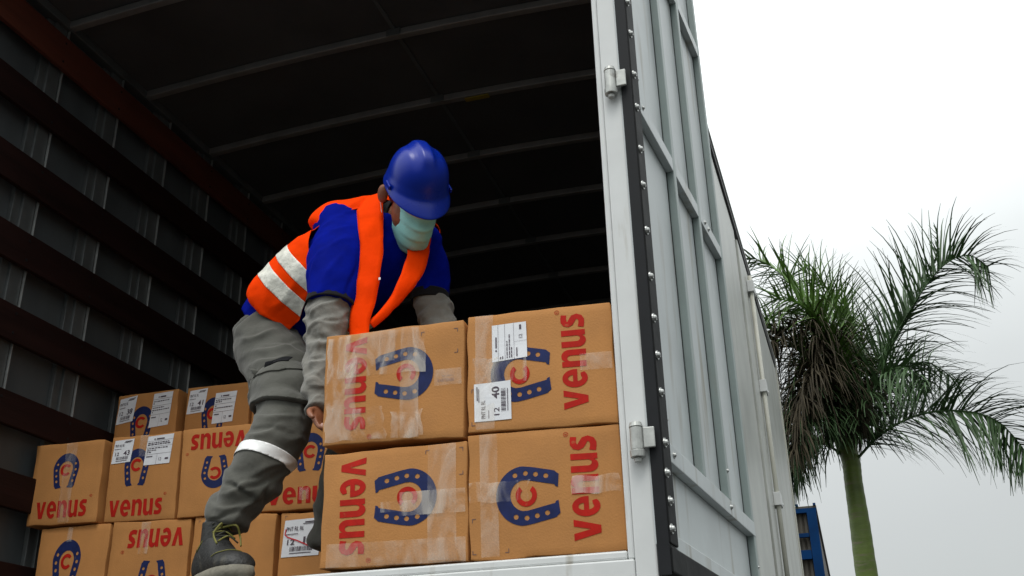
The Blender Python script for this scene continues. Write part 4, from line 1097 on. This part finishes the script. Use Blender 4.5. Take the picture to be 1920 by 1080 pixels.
# --- face mask with pleats, wire edge and ear loops
bm = bmesh.new(); nu, nv = 26, 22; G = []
for j in range(nv + 1):
    v = j / nv; c = -.046 - .134 * v; rr = []
    half = .0635 - .015 * v ** 2
    for i in range(nu + 1):
        u = -1 + 2 * i / nu
        l = half * math.sin(u * 1.25) / math.sin(1.25)
        bulge = .112 + .016 * math.exp(-((v - .30) / .26) ** 2) * math.exp(-(u / .35) ** 2) - .020 * sstep(.6, 1.0, v)
        f = .020 + (bulge - .020) * max(0, 1 - abs(u) ** 2.4)
        pl = .0085 * ((v * 3.6) % 1.0) ** 1.5 * (1 - abs(u) ** 4) if .15 < v < .90 else 0
        f += pl + .003 * N(u * 3, v * 5, 1.5) + .0025 * N(u * 9, v * 9, 4)
        rr.append(bm.verts.new(HF(l, f, c + .010 * u * u - .004 * v)))
    G.append(rr)
for j in range(nv):
    for i in range(nu): bm.faces.new((G[j][i], G[j][i + 1], G[j + 1][i + 1], G[j + 1][i]))
edge = [Vector(v.co) for v in G[0]]; lo = [Vector(v.co) for v in G[-1]]
eL = (Vector(G[0][0].co), Vector(G[nv][0].co)); eR = (Vector(G[0][nu].co), Vector(G[nv][nu].co))
msk = part('face_mask', bm, M['mask_green']); s = msk.modifiers.new('t', 'SOLIDIFY'); s.thickness = .003; s.offset = 1
bm = bmesh.new()
rows2 = [[bm.verts.new(p + FA * .0035 + CR * q) for p in edge] for q in (.004, -.006)]
for i in range(len(edge) - 1): bm.faces.new((rows2[0][i], rows2[0][i + 1], rows2[1][i + 1], rows2[1][i]))
o = part('mask_edge', bm, M['mask_white'], parent=msk); s = o.modifiers.new('t', 'SOLIDIFY'); s.thickness = .002
for sg, (a, b) in ((-1, eL if (eL[0] - HC).dot(LE) < 0 else eR), (1, eR if (eR[0] - HC).dot(LE) > 0 else eL)):
    bm = bmesh.new(); ear = HF(sg * .092, -.030, -.045); ear2 = HF(sg * .088, -.026, -.075)
    tube_into(bm, [sl(a, .0022, .0014), sl(a.lerp(ear, .5) + LE * sg * .010, .0022, .0014), sl(ear, .0022, .0014), sl(ear2, .0022, .0014), sl(b.lerp(ear2, .5) + LE * sg * .012, .0022, .0014), sl(b, .0022, .0014)], CR, n=6, seg=8)
    part('ear_loop', bm, M['mask_white'], parent=msk)

# --- boots
BS = 1.18
def boot(origin, direction, tall=.17):
    d = V(direction).normalized(); s = Vector((0, 0, 1)).cross(d).normalized(); u = Vector((0, 0, 1)); o0 = V(origin)
    def B(f, l, h): return o0 + (d * f + s * l + u * h) * BS
    secs = []   # along the foot: f, half width, top height, lateral shift
    prof = ((-.115, .030, .085), (-.105, .040, .115), (-.07, .045, .150), (-.03, .046, .160), (.01, .047, .135), (.05, .050, .105), (.09, .053, .085), (.125, .052, .078), (.150, .044, .070), (.166, .028, .052), (.172, .012, .040))
    bm = bmesh.new(); rings = []
    for f, w, h in crom(prof, 3):
        ring = []
        for k in range(20):
            a = 2 * math.pi * k / 20; cl, ch = math.cos(a), math.sin(a)
            l = w * (abs(cl) ** .8) * (1 if cl >= 0 else -1)
            z = .020 + (h - .020) * (.5 + .5 * (abs(ch) ** .75) * (1 if ch >= 0 else -1))
            if ch > 0: l *= 1 - .28 * ch
            p = B(f, l, z); p += (s * N(f * 30, cl * 3, ch * 3) + u * N(cl * 3, f * 30, ch * 2)) * .0025
            ring.append(bm.verts.new(p))
        rings.append(ring)
    for i in range(len(rings) - 1):
        for k in range(20): bm.faces.new((rings[i][k], rings[i][(k + 1) % 20], rings[i + 1][(k + 1) % 20], rings[i + 1][k]))
    bm.faces.new(rings[0][::-1]); bm.faces.new(rings[-1])
    tube_into(bm, [sl(B(-.045, 0, .09), .046, .062), sl(B(-.042, 0, tall - .03), .046, .060), sl(B(-.040, 0, tall), .047, .060)], s, n=4, seg=20)
    up_ = part('boot', bm, M['boot_leather'])
    up_.modifiers.new('s', 'SUBSURF').render_levels = 1
    # sole with cleats
    bm = bmesh.new(); out = []
    for i in range(36):
        a = 2 * math.pi * i / 36; f = math.cos(a); l = math.sin(a)
        w = .050 + .009 * sstep(-.3, .6, f)
        out.append((.030 + .150 * f, w * (abs(l) ** .72) * (1 if l >= 0 else -1)))
    R0 = [bm.verts.new(B(f * 1.0, l, 0.0 if i % 2 else .004)) for i, (f, l) in enumerate(out)]; R1 = [bm.verts.new(B(f * 1.02, l * 1.06, .016)) for f, l in out]; R2 = [bm.verts.new(B(f * .99, l * 1.0, .034)) for f, l in out]
    for i in range(36):
        j = (i + 1) % 36; bm.faces.new((R0[i], R0[j], R1[j], R1[i])); bm.faces.new((R1[i], R1[j], R2[j], R2[i]))
    bm.faces.new(R0[::-1]); bm.faces.new(R2)
    part('sole', bm, M['boot_sole'], True, parent=up_)
    # toe cap seam and yellow stitching
    for kk, (f0, f1) in enumerate(((.062, .100), (-.060, -.020))):
        bm = bmesh.new(); pts = []
        for k in range(13):
            t = -1 + 2 * k / 12; f = f0 + (f1 - f0) * (1 - t * t)
            h = np.interp(f, [p[0] for p in prof], [p[2] for p in prof]); w = np.interp(f, [p[0] for p in prof], [p[1] for p in prof])
            a = math.pi / 2 * (1 - t * .95)
            l = w * (abs(math.cos(a)) ** .8) * (1 if math.cos(a) >= 0 else -1) * (1 - .28 * math.sin(a)); z = .020 + (h - .020) * (.5 + .5 * math.sin(a) ** .75) if math.sin(a) > 0 else .05
            pts.append(sl(B(f, l * 1.03, z + .002), .0018, .0018))
        tube_into(bm, pts, (0, 0, 1), n=2, seg=6); part('stitching', bm, M['lace_yellow'], parent=up_)
    # laces criss-crossing the tongue
    for q in range(6):
        f = .030 - .022 * q if q < 3 else -.012 - .006 * (q - 3); z = .118 + .016 * q if q < 3 else .150 + .012 * (q - 3)
        for sg in (-1, 1):
            bm = bmesh.new()
            a = B(f + .022, -sg * .030, z - .004); b = B(f - .004, sg * .030, z + .012); m_ = (a + b) / 2 + u * .012 + d * .010
            tube_into(bm, [sl(a, .0030, .0024), sl(m_, .0030, .0024), sl(b, .0030, .0024)], s, n=4, seg=8)
            part('lace', bm, M['lace_yellow'] if (q + (sg > 0)) % 3 == 1 else M['lace_dark'], parent=up_)
    for q in range(2):
        bm = bmesh.new(); a = B(.012, -.006, .160); sg = -1 if q else 1
        tube_into(bm, [sl(a, .004, .003), sl(B(.045, sg * .022, .165), .004, .003), sl(B(.040, sg * .040, .135), .004, .003), sl(B(.060, sg * .036, .105), .0035, .003)], u, n=5, seg=8)
        part('lace', bm, M['lace_yellow'], parent=up_)
boot((-1.420, .160, FZ + .012), (.82, -.57, 0), .185)
boot((-1.150, .610, FZ + .004), (.30, -.95, 0), .20)

# ------------------------------------------------------------------ palm tree behind the truck
K = V((1.0039, 15.0000, 5.1268))
palm = root_at(empty('palm_tree', (K.x - .02, 15, 0), 'tall palm with drooping brown and green fronds beyond the truck', 'tree'))
bm = bmesh.new()
base = Vector((K.x - .02, 15, 0)); m1 = V((0.9708, 15.0000, 3.2595))
fnp = lambda u, an: 1 + .03 * math.sin(an * 3 + u * 9) + .012 * math.sin(u * 150)
tube_into(bm, [sl(base, .24, .24), sl(base.lerp(m1, .5), .20, .20), sl(m1, .172, .172), sl(V((0.9922, 15.0000, 4.0427)), .160, .160), sl(V((0.9973, 15.0000, 4.7417)), .146, .146), sl(K, .15, .15), sl(K + Vector((-.08, 0, .45)), .16, .16), sl(K + Vector((-.14, 0, .95)), .08, .08)], (1, 0, 0), n=14, seg=24, fn=fnp)
link('trunk', bm_mesh(bm, 'trunk'), M['palm_stem'], palm, smooth=True)
rl = random.Random(5)
def frond(path, m, L0=1.0, n=70, droop=1.0, w=.022, rough_=.35, spread=.85, start=.12, label=None, plume=0.0):
    """A pinnate leaf: a tapered midrib and two ranks of thin hanging leaflets."""
    S = crom([p for p in path], 14); T_ = [np.array(s) for s in S]
    cum = np.concatenate([[0], np.cumsum([np.linalg.norm(T_[i + 1] - T_[i]) for i in range(len(T_) - 1)])]); tot = cum[-1]
    ctrl = [(*p, .030 * (1 - .85 * c / tot) + .004, .024 * (1 - .85 * c / tot) + .004) for p, c in zip(T_, cum)]
    bm = bmesh.new(); tube_into(bm, ctrl, (0, 1, .2), n=1, seg=6)
    A3 = np.array(T_)
    for i in range(n):
        t = start + (1 - start) * (i + rl.random() * .6) / n; c = t * tot
        p = Vector([np.interp(c, cum, A3[:, k]) for k in range(3)]); q = Vector([np.interp(min(tot, c + .08), cum, A3[:, k]) for k in range(3)])
        d = (q - p); d = d.normalized() if d.length > 1e-5 else Vector((0, 0, -1))
        upv = (Vector((0, 0, 1)) - d * d.z); upv = upv.normalized() if upv.length > .05 else Vector((0, -1, 0))
        sdv = d.cross(upv).normalized()
        for sg in (-1, 1):
            ln = L0 * (.45 + .75 * math.sin(math.pi * min(1, .12 + t * .80))) * rl.uniform(.78, 1.12)
            v0 = (sdv * sg * spread + d * rl.uniform(.35, .75) + upv * rl.uniform(-.15, .55) + Vector((rl.uniform(-1, 1), rl.uniform(-1, 1), rl.uniform(-1, 1))) * rough_).normalized()
            if plume:
                ph = (0 if sg > 0 else math.pi) + math.pi / 2 + rl.uniform(-1, 1) * plume
                v0 = (sdv * math.cos(ph) * spread + upv * math.sin(ph) * spread + d * rl.uniform(.45, .95)).normalized()
            a = p.copy(); v = v0; segs = 5; ws = w * rl.uniform(.75, 1.2); pr = None
            wd_ = v.cross(Vector((rl.uniform(-.4, .4), rl.uniform(-.4, .4), 1))); wd_ = wd_.normalized() if wd_.length > .05 else sdv
            for k in range(segs + 1):
                ww = ws * (1 - (k / segs) ** 1.6) + .003
                e = (bm.verts.new(a - wd_ * ww), bm.verts.new(a + wd_ * ww))
                if pr: bm.faces.new((pr[0], pr[1], e[1], e[0]))
                pr = e
                a = a + v * ln / segs
                v = (v + Vector((0, 0, -1)) * droop * (.16 + .17 * k / segs * 2) + Vector((rl.uniform(-1, 1), rl.uniform(-1, 1), 0)) * .09).normalized()
    me = bpy.data.meshes.new('frond'); bm.to_mesh(me); bm.free()
    o = link('frond', me, m, palm)
    if label: o['label'] = label
    return o
def W3(*pts): return [tuple(p) for p in pts]
G_, D_, B_ = M['frond_green'], M['frond_dark'], M['frond_dead']
frond(W3((1.0198, 15.0000, 5.2341), (1.6073, 14.9000, 6.4887), (2.2740, 14.7000, 7.4383), (2.8918, 14.5000, 8.1003), (3.3344, 14.3000, 8.2062), (3.5971, 14.2000, 7.9034)), D_, 1.15, 150, .62, .0155, .25, plume=.9)
frond(W3((1.0074, 15.0000, 5.0362), (1.5267, 14.8000, 5.4468), (2.1273, 14.5000, 5.6299), (2.7341, 14.2000, 5.5444), (3.2023, 14.0000, 5.2625), (3.4895, 13.9000, 4.7073)), D_, 1.05, 150, .80, .0155, .28, plume=.9)
frond(W3((0.9861, 15.0000, 5.2375), (0.9949, 15.2000, 6.5170), (0.7929, 15.4000, 7.7185), (0.3554, 15.6000, 8.8260), (-0.1353, 15.7000, 9.3396), (-0.5444, 15.8000, 9.3947)), G_, 0.92, 121, .45, .0165, .35, plume=1.3)
frond(W3((1.0096, 15.0000, 5.2807), (1.2230, 15.5000, 6.8824), (1.2247, 16.0000, 8.0989), (1.0224, 16.4000, 8.9532), (0.6681, 16.7000, 9.4262)), G_, 0.92, 110, .45, .0165, .35, plume=1.3)
frond(W3((0.9861, 15.0000, 5.2375), (0.7253, 14.6000, 6.3587), (0.3108, 14.2000, 7.0397), (-0.1655, 13.9000, 7.2842), (-0.6201, 13.7000, 6.9849)), G_, 0.80, 101, .45, .0165, .35, plume=1.3)
frond(W3((1.0265, 15.0000, 5.2790), (1.3724, 15.6000, 6.7969), (1.4638, 16.2000, 7.9275), (1.1666, 16.8000, 8.6452), (0.5567, 17.2000, 8.7807)), G_, 0.92, 104, .45, .0165, .35, plume=1.3)
frond(W3((1.0163, 15.0000, 5.3256), (1.0474, 14.5000, 6.4750), (0.8977, 14.1000, 7.1619), (0.5712, 13.8000, 7.5255), (0.1600, 13.6000, 7.6025)), G_, 0.98, 110, .45, .0165, .35, plume=1.3)
frond(W3((1.0198, 15.0000, 5.2341), (1.3686, 14.2000, 5.7901), (1.6953, 13.6000, 6.0965), (1.9766, 13.1000, 5.9814), (2.1743, 12.9000, 5.6386)), D_, .85, 90, .9, .013, .35, plume=1.2)
frond(W3((1.0198, 15.0000, 5.2341), (1.5658, 15.9000, 6.1751), (2.1746, 16.6000, 7.0258), (2.7280, 17.2000, 7.3673), (3.2581, 17.6000, 7.0053)), D_, .95, 100, .8, .013, .35, plume=1.2)
# spear leaf, not yet open
frond(W3((1.0466, 15.0000, 5.4140), (1.7141, 14.9000, 6.6185), (2.4427, 14.8000, 7.6504), (2.8775, 14.7000, 8.3424), (3.0224, 14.6500, 8.9308)), D_, .32, 40, .2, .014, .1, .22, .3, 'narrow unopened spear frond')
# dead fronds hanging round the crown
dead = ([(0.9692, 15.0000, 5.2392), (0.7692, 14.7000, 6.3852), (0.3951, 14.4000, 7.1008), (0.0215, 14.2000, 6.9824), (-0.2137, 14.1000, 6.1282)], [(0.9759, 15.0000, 5.2841), (0.5889, 14.6000, 5.9996), (0.1549, 14.3000, 5.8686), (-0.1381, 14.1000, 5.1259)],
        [(0.9928, 15.0000, 5.2824), (0.9738, 14.5000, 6.8652), (0.6065, 14.1000, 7.2511), (0.1166, 13.8000, 7.0156), (-0.2116, 13.7000, 6.3696)], [(0.9692, 15.0000, 5.2392), (0.8773, 14.3000, 6.1518), (0.6197, 13.8000, 6.2979), (0.3455, 13.6000, 5.7301), (0.1827, 13.5000, 4.9427)],
        [(0.9861, 15.0000, 5.2375), (1.0721, 15.4000, 6.7688), (0.8353, 15.9000, 7.4805), (0.3569, 16.2000, 7.2277), (0.0684, 16.3000, 6.1576)], [(0.9861, 15.0000, 5.2375), (1.1062, 14.6000, 6.5955), (0.9959, 14.3000, 6.9827), (0.7121, 14.0000, 6.7241), (0.5061, 13.9000, 5.8008)],
        [(1.0030, 15.0000, 5.2358), (1.2568, 15.2000, 6.4849), (1.2220, 15.5000, 7.1841), (0.9466, 15.8000, 6.9166), (0.7361, 15.9000, 5.9739)], [(0.9560, 15.0000, 5.1497), (0.5863, 14.8000, 5.4100), (0.2248, 14.6000, 5.2145), (0.0016, 14.5000, 4.7667)],
        [(0.9613, 15.0000, 5.1855), (0.7187, 14.4000, 5.6512), (0.4288, 14.0000, 5.5707), (0.2161, 13.9000, 4.8672)], [(1.0030, 15.0000, 5.2358), (1.2874, 14.8000, 5.9781), (1.3876, 14.6000, 6.1842), (1.2210, 14.5000, 5.5334)])
for i, p in enumerate(dead):
    frond(W3(*p), B_ if i not in (1, 7, 8) else D_, .95 if i < 7 else .75, 130, 1.9, .0125, .6, .6, .18, 'dead brown frond hanging down' if i not in (1, 7, 8) else None)

# ------------------------------------------------------------------ blue framed shed far behind
bx0, bz1, by = -3.2, 5.80, 22.0
shed = root_at(empty('shed', (-1.4, by, 0), 'dark sheet shed with blue steel frame beyond the truck', 'building'))
X1 = .235
bm = bmesh.new(); n_ = 30
# corrugated front wall
vsx = []
for i in range(n_ * 2 + 1):
    x = bx0 + (X1 - bx0) * i / (n_ * 2); off = .03 if i % 2 else 0
    vsx.append((bm.verts.new((x, by + .10 + off, 0)), bm.verts.new((x, by + .10 + off, bz1 - .05))))
for a, b in zip(vsx, vsx[1:]): bm.faces.new((a[0], b[0], b[1], a[1]))
link('front_wall', bm_mesh(bm, 'wall'), M['shed_sheet'], shed)
box('side_wall', X1 - .05, X1 - .02, by + .2, by + 12, 0, bz1 - .06, M['shed_sheet'], shed)
box('roof', bx0, X1 + .03, by - .02, by + 12, bz1, bz1 + .05, M['shed_sheet'], shed)
box('roof_beam', bx0, X1 + .02, by - .04, by + .08, bz1 - .10, bz1 - .001, M['shed_blue'], shed)
box('frame_beam', bx0, X1 - .21, by - .04, by + .06, 5.15, 5.24, M['shed_blue'], shed)
box('frame_beam', bx0, X1 - .21, by - .05, by + .06, 4.66, 4.86, M['shed_blue'], shed)
box('frame_column', X1 - .20, X1 + .01, by - .06, by + .16, 0, bz1 - .101, M['shed_blue'], shed)
box('frame_column', bx0, bx0 + .2, by - .06, by + .16, 0, bz1 - .101, M['shed_blue'], shed)
for x in (-.165, .225): box('ridge_cap', x - .03, x + .03, by - .08, by + 12, bz1 + .0505, bz1 + .10, M['shed_blue'], shed)
